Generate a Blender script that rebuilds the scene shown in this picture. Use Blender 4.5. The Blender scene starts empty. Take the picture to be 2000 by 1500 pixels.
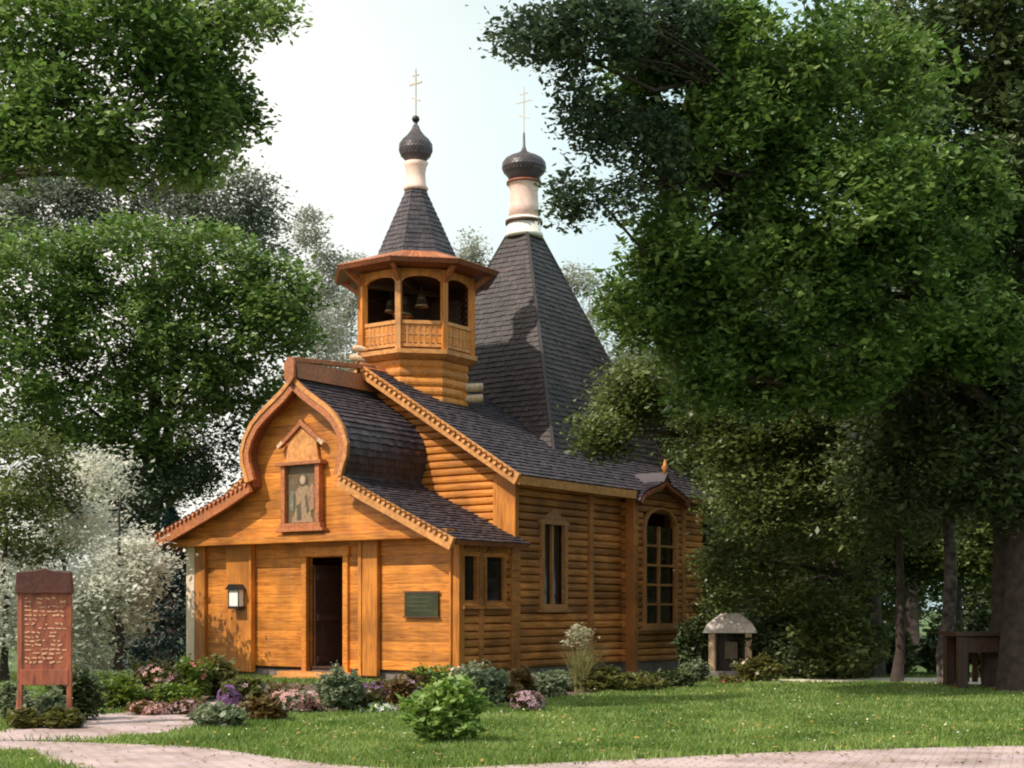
import bpy, math, random
import numpy as np
from mathutils import Vector, Matrix, noise

# ------------------------------------------------------------------ camera, sky, sun, exposure
scn = bpy.context.scene
F, HOR, CH = 2800.0, 1190.0, 1.5
cam_d = bpy.data.cameras.new("camera"); cam = bpy.data.objects.new("camera", cam_d)
scn.collection.objects.link(cam); scn.camera = cam
cam.location = (0, 0, CH); cam.rotation_euler = (math.radians(90), 0, 0)
cam_d.sensor_width = 36; cam_d.lens = F/2000*36; cam_d.shift_y = (HOR-750)/2000
cam_d.clip_end = 2000
SUN_EL = math.radians(48)
SUN_H = Vector((-0.80, -0.60)).normalized()      # horizontal direction TOWARDS the sun
world = bpy.data.worlds.new("World"); scn.world = world; world.use_nodes = True
nt = world.node_tree; nt.nodes.clear()
N = nt.nodes.new; LK = nt.links.new
out = N('ShaderNodeOutputWorld'); mix = N('ShaderNodeMixShader')
b1 = N('ShaderNodeBackground'); b2 = N('ShaderNodeBackground')
sky = N('ShaderNodeTexSky'); sky.sky_type = 'NISHITA'; sky.sun_disc = False
sky.sun_elevation = SUN_EL; sky.sun_rotation = math.atan2(SUN_H.x, SUN_H.y)
sky.dust_density = 3.0
b1.inputs[1].default_value = 0.12
LK(sky.outputs[0], b1.inputs[0])
tc = N('ShaderNodeTexCoord'); mp = N('ShaderNodeMapping'); mp.inputs['Scale'].default_value = (1, 1, 2.2)
nz = N('ShaderNodeTexNoise'); nz.inputs['Scale'].default_value = 2.0; nz.inputs['Detail'].default_value = 5
cr = N('ShaderNodeValToRGB'); cr.color_ramp.elements[0].position = .25; cr.color_ramp.elements[0].color = (.72,)*3+(1,)
cr.color_ramp.elements[1].position = .6; cr.color_ramp.elements[1].color = (.96,)*3+(1,)
LK(tc.outputs['Generated'], mp.inputs[0]); LK(mp.outputs[0], nz.inputs['Vector']); LK(nz.outputs[0], cr.inputs[0]); LK(cr.outputs[0], mix.inputs[0])
# veil of thin cloud: creamy towards the left of the valley, cooler to the right
sx = N('ShaderNodeSeparateXYZ'); LK(tc.outputs['Generated'], sx.inputs[0])
cr2 = N('ShaderNodeValToRGB'); mr = N('ShaderNodeMapRange'); mr.inputs[1].default_value = -.22; mr.inputs[2].default_value = .12
LK(sx.outputs[0], mr.inputs[0]); LK(mr.outputs[0], cr2.inputs[0])
cr2.color_ramp.elements[0].color = (1.0, .955, .87, 1); cr2.color_ramp.elements[1].color = (.63, .82, .84, 1)
LK(cr2.outputs[0], b2.inputs[0]); b2.inputs[1].default_value = 1.0
LK(b1.outputs[0], mix.inputs[1]); LK(b2.outputs[0], mix.inputs[2]); LK(mix.outputs[0], out.inputs[0])
sd = bpy.data.lights.new("sun", 'SUN'); sun = bpy.data.objects.new("sun", sd); scn.collection.objects.link(sun)
sd.energy = 3.8; sd.angle = math.radians(0.6); sd.color = (1.0, .93, .80)
sv = Vector((SUN_H.x*math.cos(SUN_EL), SUN_H.y*math.cos(SUN_EL), math.sin(SUN_EL)))
sun.rotation_euler = sv.to_track_quat('Z', 'Y').to_euler()
vs = scn.view_settings; vs.view_transform = 'Standard'; vs.look = 'None'; vs.gamma = 1; vs.exposure = 0.30
scn.cycles.filter_width = 2.0; scn.cycles.max_bounces = 8; scn.cycles.transparent_max_bounces = 8
random.seed(7)
COL = scn.collection

# ------------------------------------------------------------------ helpers
def gp(px, py, z=0.0):
    """ground point seen at a pixel of the photo (used to measure the layout)"""
    Y = F*(CH-z)/(py-HOR); return ((px-1000)/F*Y, Y)
def wp(px, py, Y): return Vector(((px-1000)/F*Y, Y, CH+(HOR-py)*Y/F))

class MB:
    def __init__(s): s.v = []; s.f = []; s.sm = []
    def add(s, vs, fs, smooth=False):
        b = len(s.v); s.v += [tuple(p) for p in vs]
        for f in fs: s.f.append([b+i for i in f]); s.sm.append(smooth)
        return s
    def box(s, x0, x1, y0, y1, z0, z1):
        return s.add([(x0,y0,z0),(x1,y0,z0),(x1,y1,z0),(x0,y1,z0),(x0,y0,z1),(x1,y0,z1),(x1,y1,z1),(x0,y1,z1)],
                     [(0,3,2,1),(4,5,6,7),(0,1,5,4),(1,2,6,5),(2,3,7,6),(3,0,4,7)])
    def bar(s, p0, p1, w, h, up=(0,0,1)):
        p0 = Vector(p0); p1 = Vector(p1); d = (p1-p0).normalized(); up = Vector(up)
        a = d.cross(up)
        if a.length < 1e-4: a = d.cross(Vector((1,0,0)))
        a.normalize(); b = a.cross(d).normalized()
        q = []
        for p in (p0, p1):
            for i, j in ((-1,-1),(1,-1),(1,1),(-1,1)): q.append(p+a*(i*w/2)+b*(j*h/2))
        return s.add(q, [(0,3,2,1),(4,5,6,7),(0,1,5,4),(1,2,6,5),(2,3,7,6),(3,0,4,7)])
    def prism(s, poly, a0, a1, axis='y'):
        """poly in the plane across the axis: axis y -> (x,z); axis x -> (y,z); axis z -> (x,y)"""
        n = len(poly)
        def m(p, a): return {'y': (p[0], a, p[1]), 'x': (a, p[0], p[1]), 'z': (p[0], p[1], a)}[axis]
        vs = [m(p, a0) for p in poly]+[m(p, a1) for p in poly]
        fs = [tuple(range(n))[::-1], tuple(range(n, 2*n))]+[(i, (i+1) % n, n+(i+1) % n, n+i) for i in range(n)]
        return s.add(vs, fs)
    def tube(s, pts, rad, n=8, cap=True):
        pts = [Vector(p) for p in pts]; rings = []
        for i, p in enumerate(pts):
            d = (pts[min(i+1, len(pts)-1)]-pts[max(i-1, 0)]).normalized()
            a = d.cross(Vector((0,0,1)) if abs(d.z) < .9 else Vector((1,0,0))).normalized(); b = d.cross(a)
            rings.append([p+(a*math.cos(t)+b*math.sin(t))*rad[i] for t in [2*math.pi*k/n for k in range(n)]])
        vs = [q for r in rings for q in r]; fs = []
        for i in range(len(pts)-1):
            for k in range(n): fs.append((i*n+k, i*n+(k+1) % n, (i+1)*n+(k+1) % n, (i+1)*n+k))
        if cap: fs += [tuple(range(n)), tuple(range((len(pts)-1)*n, len(pts)*n))]
        return s.add(vs, fs, True)
    def lathe(s, prof, c=(0,0), n=24, rot=0.0, smooth=True, sides=None):
        vs = []; fs = []
        for r, z in prof:
            for k in range(n):
                t = rot+2*math.pi*k/n; vs.append((c[0]+r*math.cos(t), c[1]+r*math.sin(t), z))
        for i in range(len(prof)-1):
            for k in range(n): fs.append((i*n+k, i*n+(k+1) % n, (i+1)*n+(k+1) % n, (i+1)*n+k))
        fs += [tuple(range(n))[::-1], tuple(range((len(prof)-1)*n, len(prof)*n))]
        return s.add(vs, fs, smooth)
    def build(s, name, mat, parent=None, bevel=0):
        me = bpy.data.meshes.new(name); me.from_pydata(s.v, [], s.f)
        me.polygons.foreach_set('use_smooth', s.sm); me.materials.append(mat); me.update()
        o = bpy.data.objects.new(name, me); COL.objects.link(o); o.parent = parent
        if bevel:
            md = o.modifiers.new('bevel', 'BEVEL'); md.width = bevel; md.segments = 2; md.limit_method = 'ANGLE'
        return o
def tag(o, label=None, cat=None, group=None, kind=None):
    if label: o['label'] = label
    if cat: o['category'] = cat
    if group: o['group'] = group
    if kind: o['kind'] = kind
    return o
def empty(name, loc=(0,0,0), rz=0, parent=None):
    o = bpy.data.objects.new(name, None); COL.objects.link(o); o.location = loc; o.rotation_euler = (0,0,rz); o.parent = parent
    o.empty_display_size = .2
    return o

# ------------------------------------------------------------------ materials
def new_mat(name, rough=.7):
    m = bpy.data.materials.new(name); m.use_nodes = True
    b = m.node_tree.nodes['Principled BSDF']; b.inputs['Roughness'].default_value = rough
    return m, m.node_tree, b
def ramp(t, cols, pos=None):
    r = t.nodes.new('ShaderNodeValToRGB'); e = r.color_ramp.elements
    n = len(cols)
    while len(e) < n: e.new(.5)
    for i, c in enumerate(cols):
        e[i].position = pos[i] if pos else i/(n-1); e[i].color = tuple(c)+(1,)
    return r
def wood(name, base, dark, scale=(1,14,14), rough=.5, var=.35, bump=.25, weather=.25):
    m, t, b = new_mat(name, rough); n = t.nodes.new; l = t.links.new
    tc = n('ShaderNodeTexCoord'); mp = n('ShaderNodeMapping'); mp.inputs['Scale'].default_value = scale
    l(tc.outputs['Object'], mp.inputs[0])
    g = n('ShaderNodeNewGeometry')
    off = n('ShaderNodeVectorMath'); off.operation = 'ADD'
    sc = n('ShaderNodeVectorMath'); sc.operation = 'SCALE'; sc.inputs[3].default_value = 37
    cmb = n('ShaderNodeCombineXYZ'); l(g.outputs['Random Per Island'], cmb.inputs[0]); l(g.outputs['Random Per Island'], cmb.inputs[1]); l(g.outputs['Random Per Island'], cmb.inputs[2])
    l(cmb.outputs[0], sc.inputs[0]); l(mp.outputs[0], off.inputs[0]); l(sc.outputs[0], off.inputs[1])
    nz = n('ShaderNodeTexNoise'); nz.inputs['Scale'].default_value = 2.2; nz.inputs['Detail'].default_value = 6; nz.inputs['Distortion'].default_value = .6
    l(off.outputs[0], nz.inputs['Vector'])
    r = ramp(t, [dark, base, [min(1, c*1.18) for c in base]], [.3, .55, .75]); l(nz.outputs[0], r.inputs[0])
    hs = n('ShaderNodeHueSaturation')
    mr = n('ShaderNodeMapRange'); mr.inputs[3].default_value = 1-var; mr.inputs[4].default_value = 1+var*.6
    l(g.outputs['Random Per Island'], mr.inputs[0]); l(mr.outputs[0], hs.inputs['Value']); l(r.outputs[0], hs.inputs['Color'])
    w = n('ShaderNodeTexNoise'); w.inputs['Scale'].default_value = 1.3; w.inputs['Detail'].default_value = 6; l(tc.outputs['Object'], w.inputs['Vector'])
    wr = ramp(t, [(1-weather,)*3, (1,1,1)], [.35, .6]); l(w.outputs[0], wr.inputs[0])
    mx = n('ShaderNodeMix'); mx.data_type = 'RGBA'; mx.blend_type = 'MULTIPLY'; mx.inputs[0].default_value = 1
    l(hs.outputs[0], mx.inputs[6]); l(wr.outputs[0], mx.inputs[7])
    vm = n('ShaderNodeMapping'); vm.inputs['Scale'].default_value = [1.2 if q == 1 else 3.2 for q in scale]; l(tc.outputs['Object'], vm.inputs[0])
    vo = n('ShaderNodeTexVoronoi'); vo.inputs['Scale'].default_value = 1.6; l(vm.outputs[0], vo.inputs['Vector'])
    kr = ramp(t, [(.28, .20, .15), (1, 1, 1)], [.035, .075]); l(vo.outputs['Distance'], kr.inputs[0])
    mk = n('ShaderNodeMix'); mk.data_type = 'RGBA'; mk.blend_type = 'MULTIPLY'; mk.inputs[0].default_value = .8; l(mx.outputs[2], mk.inputs[6]); l(kr.outputs[0], mk.inputs[7])
    sm2 = n('ShaderNodeMapping'); sm2.inputs['Scale'].default_value = (5, 5, .5); l(tc.outputs['Object'], sm2.inputs[0])
    s2_ = n('ShaderNodeTexNoise'); s2_.inputs['Scale'].default_value = 1.4; s2_.inputs['Detail'].default_value = 6; l(sm2.outputs[0], s2_.inputs['Vector'])
    sr = ramp(t, [(0, 0, 0), (.38, .38, .38)], [.52, .75]); l(s2_.outputs[0], sr.inputs[0])
    mg = n('ShaderNodeMix'); mg.data_type = 'RGBA'; mg.inputs[7].default_value = tuple(.55*c+.06 for c in dark)+(1,); l(sr.outputs[0], mg.inputs[0]); l(mk.outputs[2], mg.inputs[6]); l(mg.outputs[2], b.inputs['Base Color'])
    bp = n('ShaderNodeBump'); bp.inputs['Strength'].default_value = bump; bp.inputs['Distance'].default_value = .02
    l(nz.outputs[0], bp.inputs['Height']); l(bp.outputs[0], b.inputs['Normal'])
    return m
def plain(name, col, rough=.6, metal=0, var=.2, scale=6, bump=.1):
    m, t, b = new_mat(name, rough); n = t.nodes.new; l = t.links.new
    tc = n('ShaderNodeTexCoord'); nz = n('ShaderNodeTexNoise'); nz.inputs['Scale'].default_value = scale; nz.inputs['Detail'].default_value = 6
    l(tc.outputs['Object'], nz.inputs['Vector'])
    r = ramp(t, [[c*(1-var) for c in col], [min(1, c*(1+var)) for c in col]], [.3, .7]); l(nz.outputs[0], r.inputs[0]); l(r.outputs[0], b.inputs['Base Color'])
    b.inputs['Metallic'].default_value = metal
    bp = n('ShaderNodeBump'); bp.inputs['Strength'].default_value = bump; bp.inputs['Distance'].default_value = .02
    l(nz.outputs[0], bp.inputs['Height']); l(bp.outputs[0], b.inputs['Normal'])
    return m
def leafmat(name, cols, trans=.35, rough=.45, pos=None):
    m, t, b = new_mat(name, rough); n = t.nodes.new; l = t.links.new
    g = n('ShaderNodeNewGeometry'); tc = n('ShaderNodeTexCoord')
    nz = n('ShaderNodeTexNoise'); nz.inputs['Scale'].default_value = .8; nz.inputs['Detail'].default_value = 4; l(tc.outputs['Object'], nz.inputs['Vector'])
    ad = n('ShaderNodeMath'); ad.operation = 'MULTIPLY_ADD'; ad.inputs[1].default_value = .55; l(g.outputs['Random Per Island'], ad.inputs[0])
    mr = n('ShaderNodeMapRange'); mr.inputs[1].default_value = .3; mr.inputs[2].default_value = .7; mr.inputs[4].default_value = .45
    l(nz.outputs[0], mr.inputs[0]); l(mr.outputs[0], ad.inputs[2])
    r = ramp(t, cols, pos); l(ad.outputs[0], r.inputs[0]); l(r.outputs[0], b.inputs['Base Color'])
    tr = n('ShaderNodeBsdfTranslucent'); hs = n('ShaderNodeHueSaturation'); hs.inputs['Value'].default_value = 1.3; hs.inputs['Saturation'].default_value = 1.1
    l(r.outputs[0], hs.inputs['Color']); l(hs.outputs[0], tr.inputs[0])
    mx = n('ShaderNodeMixShader'); mx.inputs[0].default_value = trans
    l(b.outputs[0], mx.inputs[1]); l(tr.outputs[0], mx.inputs[2]); l(mx.outputs[0], t.nodes['Material Output'].inputs[0])
    return m
OR = (.73, .262, .038); ORD = (.47, .135, .018)
W_u = wood('varnished_wood_u', OR, ORD, (1, 10, 10), var=.28, weather=.42, bump=.4)
W_v = wood('varnished_wood_v', OR, ORD, (14, 1, 14))
W_z = wood('varnished_wood_z', OR, ORD, (12, 12, 1), weather=.35)
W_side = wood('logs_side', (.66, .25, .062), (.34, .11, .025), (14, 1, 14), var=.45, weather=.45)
W_trim = wood('trim_wood', (.68, .30, .09), (.46, .17, .045), (4, 4, 4), var=.25, bump=.12)
W_red = wood('red_trim', (.52, .175, .065), (.30, .085, .032), (8, 8, 8), var=.3)
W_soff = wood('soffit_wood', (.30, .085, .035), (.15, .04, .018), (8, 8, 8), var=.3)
W_pale = wood('pale_wood', (.72, .48, .30), (.45, .27, .15), (9, 9, 9), var=.2)
W_dark = wood('dark_wood', (.10, .045, .028), (.05, .022, .014), (8, 8, 8), var=.4)
W_sign = wood('sign_wood', (.44, .12, .055), (.22, .05, .025), (8, 8, 2), var=.3)
SH = plain('slate_shingle', (.055, .042, .052), .55, var=.3, scale=9)
def shingle_mat(name, a, b_, rough=.6):
    m, t, b = new_mat(name, rough); n = t.nodes.new; l = t.links.new
    g = n('ShaderNodeNewGeometry'); r = ramp(t, [a, [(x+y)/2 for x, y in zip(a, b_)], b_]); l(g.outputs['Random Per Island'], r.inputs[0])
    tc = n('ShaderNodeTexCoord'); nz = n('ShaderNodeTexNoise'); nz.inputs['Scale'].default_value = 1.1; nz.inputs['Detail'].default_value = 5; l(tc.outputs['Object'], nz.inputs['Vector'])
    wr = ramp(t, [(.65,.7,.65), (1,1,1)], [.35, .6]); l(nz.outputs[0], wr.inputs[0])
    mx = n('ShaderNodeMix'); mx.data_type = 'RGBA'; mx.blend_type = 'MULTIPLY'; mx.inputs[0].default_value = 1
    l(r.outputs[0], mx.inputs[6]); l(wr.outputs[0], mx.inputs[7]); l(mx.outputs[2], b.inputs['Base Color'])
    return m
SHB = shingle_mat('shingles', (.034, .024, .032), (.080, .058, .072))
SHT = shingle_mat('tent_shingles', (.030, .020, .021), (.062, .042, .044))
DOME = shingle_mat('dome_scales', (.070, .052, .062), (.115, .088, .10), .4)
DRUM = plain('drum_paint', (.84, .58, .49), .6, var=.12)
WHITE = plain('white_band', (.82, .76, .68), .6, var=.1)
GOLD = plain('gilt', (.62, .52, .42), .35, .8, var=.1)
BRONZE = plain('bronze', (.30, .22, .14), .35, .8, var=.2)
GLASS = plain('window_glass', (.018, .014, .012), .08, var=.3, bump=0)
BLACK = plain('dark_iron', (.03, .025, .025), .4, .4)
STONE = plain('plinth_stone', (.20, .16, .15), .85, var=.35, scale=5, bump=.5)
BARK = plain('bark', (.045, .030, .023), .95, var=.5, scale=7, bump=1)
BARKB = plain('birch_bark', (.50, .46, .42), .8, var=.4, scale=5, bump=.4)
PAPER = plain('paper', (.85, .80, .76), .6, var=.04)

# ------------------------------------------------------------------ ground, paths
def ground_mat():
    m, t, b = new_mat('lawn_soil', .95); n = t.nodes.new; l = t.links.new
    tc = n('ShaderNodeTexCoord'); nz = n('ShaderNodeTexNoise'); nz.inputs['Scale'].default_value = .6; nz.inputs['Detail'].default_value = 8
    l(tc.outputs['Object'], nz.inputs['Vector'])
    r = ramp(t, [(.045, .075, .02), (.075, .13, .03), (.12, .14, .05)], [.3, .5, .72]); l(nz.outputs[0], r.inputs[0]); l(r.outputs[0], b.inputs['Base Color'])
    return m
GM = ground_mat()
g = MB(); n_ = 1
g.add([(-600,-100,0),(600,-100,0),(600,1200,0),(-600,1200,0)], [(0,1,2,3)])
tag(g.build('ground', GM), kind='structure')
def paver_mat(name, c1, c2, mortar, scale):
    m, t, b = new_mat(name, .85); n = t.nodes.new; l = t.links.new
    tc = n('ShaderNodeTexCoord'); mp = n('ShaderNodeMapping'); mp.inputs['Rotation'].default_value = (0,0,.35); l(tc.outputs['Object'], mp.inputs[0])
    br = n('ShaderNodeTexBrick'); br.inputs['Scale'].default_value = scale; br.inputs['Color1'].default_value = c1+(1,); br.inputs['Color2'].default_value = c2+(1,); br.inputs['Mortar'].default_value = mortar+(1,)
    br.inputs['Mortar Size'].default_value = .025; br.inputs['Brick Width'].default_value = .5; br.inputs['Row Height'].default_value = .25; l(mp.outputs[0], br.inputs['Vector'])
    nz = n('ShaderNodeTexNoise'); nz.inputs['Scale'].default_value = 1.4; nz.inputs['Detail'].default_value = 7; l(tc.outputs['Object'], nz.inputs['Vector'])
    wr = ramp(t, [(.62,.60,.56), (1,1,1)], [.35, .6]); l(nz.outputs[0], wr.inputs[0])
    mx = n('ShaderNodeMix'); mx.data_type = 'RGBA'; mx.blend_type = 'MULTIPLY'; mx.inputs[0].default_value = 1
    l(br.outputs[0], mx.inputs[6]); l(wr.outputs[0], mx.inputs[7]); l(mx.outputs[2], b.inputs['Base Color'])
    bp = n('ShaderNodeBump'); bp.inputs['Strength'].default_value = .4; bp.inputs['Distance'].default_value = .01; bp.invert = True
    l(br.outputs['Fac'], bp.inputs['Height']); l(bp.outputs[0], b.inputs['Normal'])
    return m
PAVE = paver_mat('pink_pavers', (.58, .41, .39), (.50, .38, .40), (.34, .25, .22), 2.3)
SAND = plain('sandy_path', (.74, .64, .52), .95, var=.25, scale=3)
def smooth_poly(pts, k=6):
    n = len(pts); o = []
    for i in range(n):
        p0, p1, p2, p3 = [np.array(pts[(i+j-1) % n]) for j in range(4)]
        for s in range(k):
            t = s/k; o.append(tuple(.5*((2*p1)+(-p0+p2)*t+(2*p0-5*p1+4*p2-p3)*t*t+(-p0+3*p1-3*p2+p3)*t**3)))
    return o
def strip(name, L, R, z, mat):
    """a path as a strip of quads between two edge lines"""
    b = MB(); n = len(L); vs = [(p[0], p[1], z) for p in L]+[(p[0], p[1], z) for p in R]
    b.add(vs, [(i, i+1, n+i+1, n+i) for i in range(n-1)])
    # edge thickness so it reads as laid on the soil
    return tag(b.build(name, mat), kind='structure')
def dens(pts, k=8):
    o = []
    for i in range(len(pts)-1):
        p0 = np.array(pts[max(i-1, 0)]); p1 = np.array(pts[i]); p2 = np.array(pts[i+1]); p3 = np.array(pts[min(i+2, len(pts)-1)])
        for s in range(k):
            t = s/k; o.append(tuple(.5*((2*p1)+(-p0+p2)*t+(2*p0-5*p1+4*p2-p3)*t*t+(-p0+3*p1-3*p2+p3)*t**3)))
    o.append(tuple(pts[-1])); return o
up_ = [gp(-400,1440), gp(-150,1446), gp(60,1449), gp(190,1453), gp(400,1462), gp(560,1484), gp(780,1503), gp(1000,1496), gp(1250,1484), gp(1500,1472), gp(1750,1464), gp(2000,1458), gp(2400,1452)]
lo_ = [gp(-400,1500), gp(-150,1498), gp(30,1466), gp(110,1500), gp(260,1530), gp(420,1560), gp(700,1590), gp(1000,1570), gp(1250,1555), gp(1500,1540), gp(1750,1530), gp(2000,1522), gp(2400,1510)]
UP, LO = dens(up_), dens(lo_)
strip('paved_path', LO, UP, .012, PAVE)
bl = [gp(-60,1448), gp(40,1420), gp(120,1405), gp(185,1397), gp(240,1394), gp(300,1386), gp(420,1372), gp(560,1352)]
br_ = [gp(190,1449), gp(240,1441), gp(300,1437), gp(360,1430), gp(420,1414), gp(470,1398), gp(560,1378), gp(700,1350)]
BL, BR = dens(bl), dens(br_)
strip('entrance_path', BR, BL, .016, PAVE)
fl = [gp(1380,1333), gp(1480,1329), gp(1560,1327), gp(1700,1324.5), gp(1850,1324.5), gp(2000,1325), gp(2500,1325)]
fr = [gp(1380,1334.5), gp(1480,1334), gp(1560,1334), gp(1700,1334), gp(1850,1339), gp(2000,1341), gp(2500,1343)]
FL, FR = dens(fl), dens(fr)
strip('far_path', FR, FL, .010, SAND)
SOIL = plain('bed_soil', (.10, .065, .05), .95, var=.4, scale=6, bump=.6)
bi = dens([gp(170,1366), gp(300,1345), gp(500,1335), gp(700,1340), gp(900,1345), gp(1100,1338), gp(1340,1318)])
bo_ = dens([gp(190,1392), gp(330,1383), gp(560,1398), gp(700,1396), gp(900,1388), gp(1130,1362), gp(1370,1340)])
strip('flower_bed', bo_, bi, .008, SOIL)
PATHS = [np.array(bi+bo_[::-1]), np.array(UP+LO[::-1]), np.array(BL+BR[::-1]), np.array(FL+FR[::-1])]
def inside(poly, x, y):
    c = np.zeros(len(x), bool); n = len(poly); j = n-1
    for i in range(n):
        xi, yi = poly[i]; xj, yj = poly[j]
        c ^= ((yi > y) != (yj > y)) & (x < (xj-xi)*(y-yi)/(yj-yi+1e-12)+xi); j = i
    return c

# ------------------------------------------------------------------ the wooden church (local x = across the front, local y = along the nave)
ROT = math.radians(35.3); C0 = (-4.2514, 31.0135)
church = empty('wooden_church', (C0[0], C0[1], 0), -ROT)
tag(church, 'orange timber church with shingled tent roof and an octagonal belfry over the porch', 'church')
HW, LP = 3.887, 1.94            # half width of the body, depth of the porch
RZ, SL = 6.95, .62              # ridge height and slope of the nave roof
def part(mb, name, mat, parent=church, label=None, bevel=0):
    o = mb.build(name, mat, parent, bevel)
    if label: o['label'] = label
    return o
def log_wall(mb, axis, c, sgn, a0, a1, z0, z1, openings=(), clip=None, h=.165, b=.035, th=.14, gr=.010):
    """courses of squared logs; axis 'x' = wall runs along x at y=c, 'y' = wall runs along y at x=c"""
    n = max(1, round((z1-z0)/h)); h = (z1-z0)/n
    for i in range(n):
        za = z0+i*h; zb = za+h; zm = (za+zb)/2
        lo, hi = (a0, a1) if clip is None else clip(zm, a0, a1)
        segs = [(lo, hi)]
        for (o0, o1, p0, p1) in openings:
            if p0 < zm < p1:
                ns = []
                for s0, s1 in segs:
                    if o1 <= s0 or o0 >= s1: ns.append((s0, s1)); continue
                    if o0 > s0: ns.append((s0, o0))
                    if o1 < s1: ns.append((o1, s1))
                segs = ns
        bb = b*random.uniform(.8, 1.15)
        for s0, s1 in segs:
            if s1-s0 < .02: continue
            prof = [(-th, za), (0, za+gr), (bb*.75, za+.2*h), (bb, za+.5*h), (bb*.75, za+.8*h), (0, zb-gr), (-th, zb)]
            vs = []
            la, ha = clip(za, a0, a1) if clip else (lo, hi); lb, hb = clip(zb, a0, a1) if clip else (lo, hi)
            for e0 in (s0, s1):
                for d, z in prof:
                    q = c+sgn*d; tz = (z-za)/(zb-za); a = e0
                    if clip and e0 == lo: a = la+(lb-la)*tz
                    if clip and e0 == hi: a = ha+(hb-ha)*tz
                    vs.append((a, q, z) if axis == 'x' else (q, a, z))
            k = len(prof)
            mb.add(vs, [tuple(range(k)), tuple(range(k, 2*k))]+[(j, (j+1) % k, k+(j+1) % k, k+j) for j in range(k)])
def shingles(mb, pos, along, L, a0, a1, e=.17, w=.14, lift=.035):
    along = Vector(along).normalized(); s = 0.0; row = 0
    while s < L-.02:
        p, t, n = pos(s); p2, t2, n2 = pos(min(L, s+e*1.25))
        A0, A1 = a0(s), a1(s); B0, B1 = a0(min(L, s+e*1.25)), a1(min(L, s+e*1.25))
        x = A0-(w*.5 if row % 2 else 0)
        while x < A1-.01:
            ww = w*random.uniform(.8, 1.2); xa = max(x, A0); xb = min(x+ww-.006, A1); x += ww
            if xb-xa < .01: continue
            ya, yb = max(xa, B0), min(xb, B1)
            if yb <= ya: ya = yb = min(max((xa+xb)/2, B0), B1)
            lf = lift*random.uniform(.75, 1.25); d = random.uniform(-.012, .012)
            q = [p+along*xa+n*lf-t*d, p+along*xb+n*lf-t*d, p2+along*yb+n2*.006, p2+along*ya+n2*.006,
                 p+along*xa-t*d+n*.002, p+along*xb-t*d+n*.002]
            mb.add(q, [(0,1,2,3), (4,5,1,0), (4,0,3), (5,2,1)])
        s += e; row += 1
def plane_pos(p, t, n):
    p, t, n = Vector(p), Vector(t).normalized(), Vector(n).normalized()
    return lambda s: (p+t*s, t, n)

# plinth and floor
pl = MB().box(-HW+.06, HW-.06, .08, 10.4, -.05, .24).box(HW-.3, HW+.30, 6.40, 8.72, -.05, .236); part(pl, 'plinth', STONE)
st = MB().box(-.75, 1.35, -.42, .075, .0, .16).box(-.55, 1.15, -.75, -.423, 0, .08); part(st, 'doorstep', W_trim)
# --- porch walls
fr_o = [(-.22, .84, .0, 2.66)]
W_all = wood('belfry_wood', OR, ORD, (5, 5, 14), var=.2)
m_ = MB(); log_wall(m_, 'x', 0, -1, -HW, HW, .24, 3.02, fr_o, b=.003, h=.2, gr=.0025); part(m_, 'porch_wall', W_u)
PW = [(.14, .58, 1.62, 2.58), (.90, 1.55, 1.62, 2.58)]
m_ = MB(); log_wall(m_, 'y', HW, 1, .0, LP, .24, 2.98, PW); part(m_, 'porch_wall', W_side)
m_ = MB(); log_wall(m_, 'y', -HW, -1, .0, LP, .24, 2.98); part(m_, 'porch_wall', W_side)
# --- nave walls
NWo = [(2.90, 3.90, 1.52, 3.42)]
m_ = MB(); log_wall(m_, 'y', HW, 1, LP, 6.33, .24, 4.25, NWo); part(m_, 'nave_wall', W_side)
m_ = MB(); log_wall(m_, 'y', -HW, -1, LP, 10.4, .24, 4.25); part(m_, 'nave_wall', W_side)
def gclip(z, a0, a1):
    lim = max(.01, (RZ-.07-z)/SL); return (max(a0, -lim), min(a1, lim))
m_ = MB(); log_wall(m_, 'x', LP, -1, -HW, HW, .24, 6.75, [(-.8, .8, 0, 2.4)], gclip); part(m_, 'nave_wall', W_u)
m_ = MB(); log_wall(m_, 'x', 10.4, 1, -HW, HW, .24, 6.75, (), gclip); part(m_, 'nave_wall', W_side)
m_ = MB(); log_wall(m_, 'y', HW, 1, 8.75, 10.4, .24, 4.25); part(m_, 'nave_wall', W_side)
# --- corner boards and pilasters
def post(x0, x1, y0, y1, z0, z1, mat=W_z): return part(MB().box(x0, x1, y0, y1, z0, z1), 'corner_post', mat, bevel=.012)
W_post = wood('sunlit_post_wood', (.86, .70, .54), (.72, .54, .38), (12, 12, 1), var=.05, weather=.1)  # near-white tone paints sunlight onto the left corner post
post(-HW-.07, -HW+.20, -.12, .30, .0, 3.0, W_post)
post(-HW+.203, -HW+.52, -.10, .30, .0, 3.0, W_z)
post(HW-.10, HW+.075, -.07, .115, .0, 2.98)
post(HW-.18, HW+.08, LP-.16, LP+.14, .0, 2.955, W_side)
post(HW-.50, HW+.085, LP-.075, LP+.06, 2.98, 4.40, W_z)
post(HW-.02, HW+.09, 4.82, 4.98, .1, 4.2, W_side)
post(HW-.02, HW+.06, .66, .80, .24, 2.95, W_side)
post(HW+.16, HW+.40, 6.27, 6.47, .0, 4.3, W_side)
post(HW+.24, HW+.41, 8.62, 8.80, .0, 4.3, W_side)
for x0, x1 in ((-2.62, -1.86), (1.44, 1.86)):
    part(MB().box(x0, x1, -.135, -.03, .1, 3.0), 'pilaster', W_z, bevel=.015)
part(MB().box(-1.86, -1.80, -.16, -.02, .1, 3.0), 'pilaster', W_z); part(MB().box(1.36, 1.44, -.16, -.02, .1, 3.0), 'pilaster', W_z)
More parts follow.
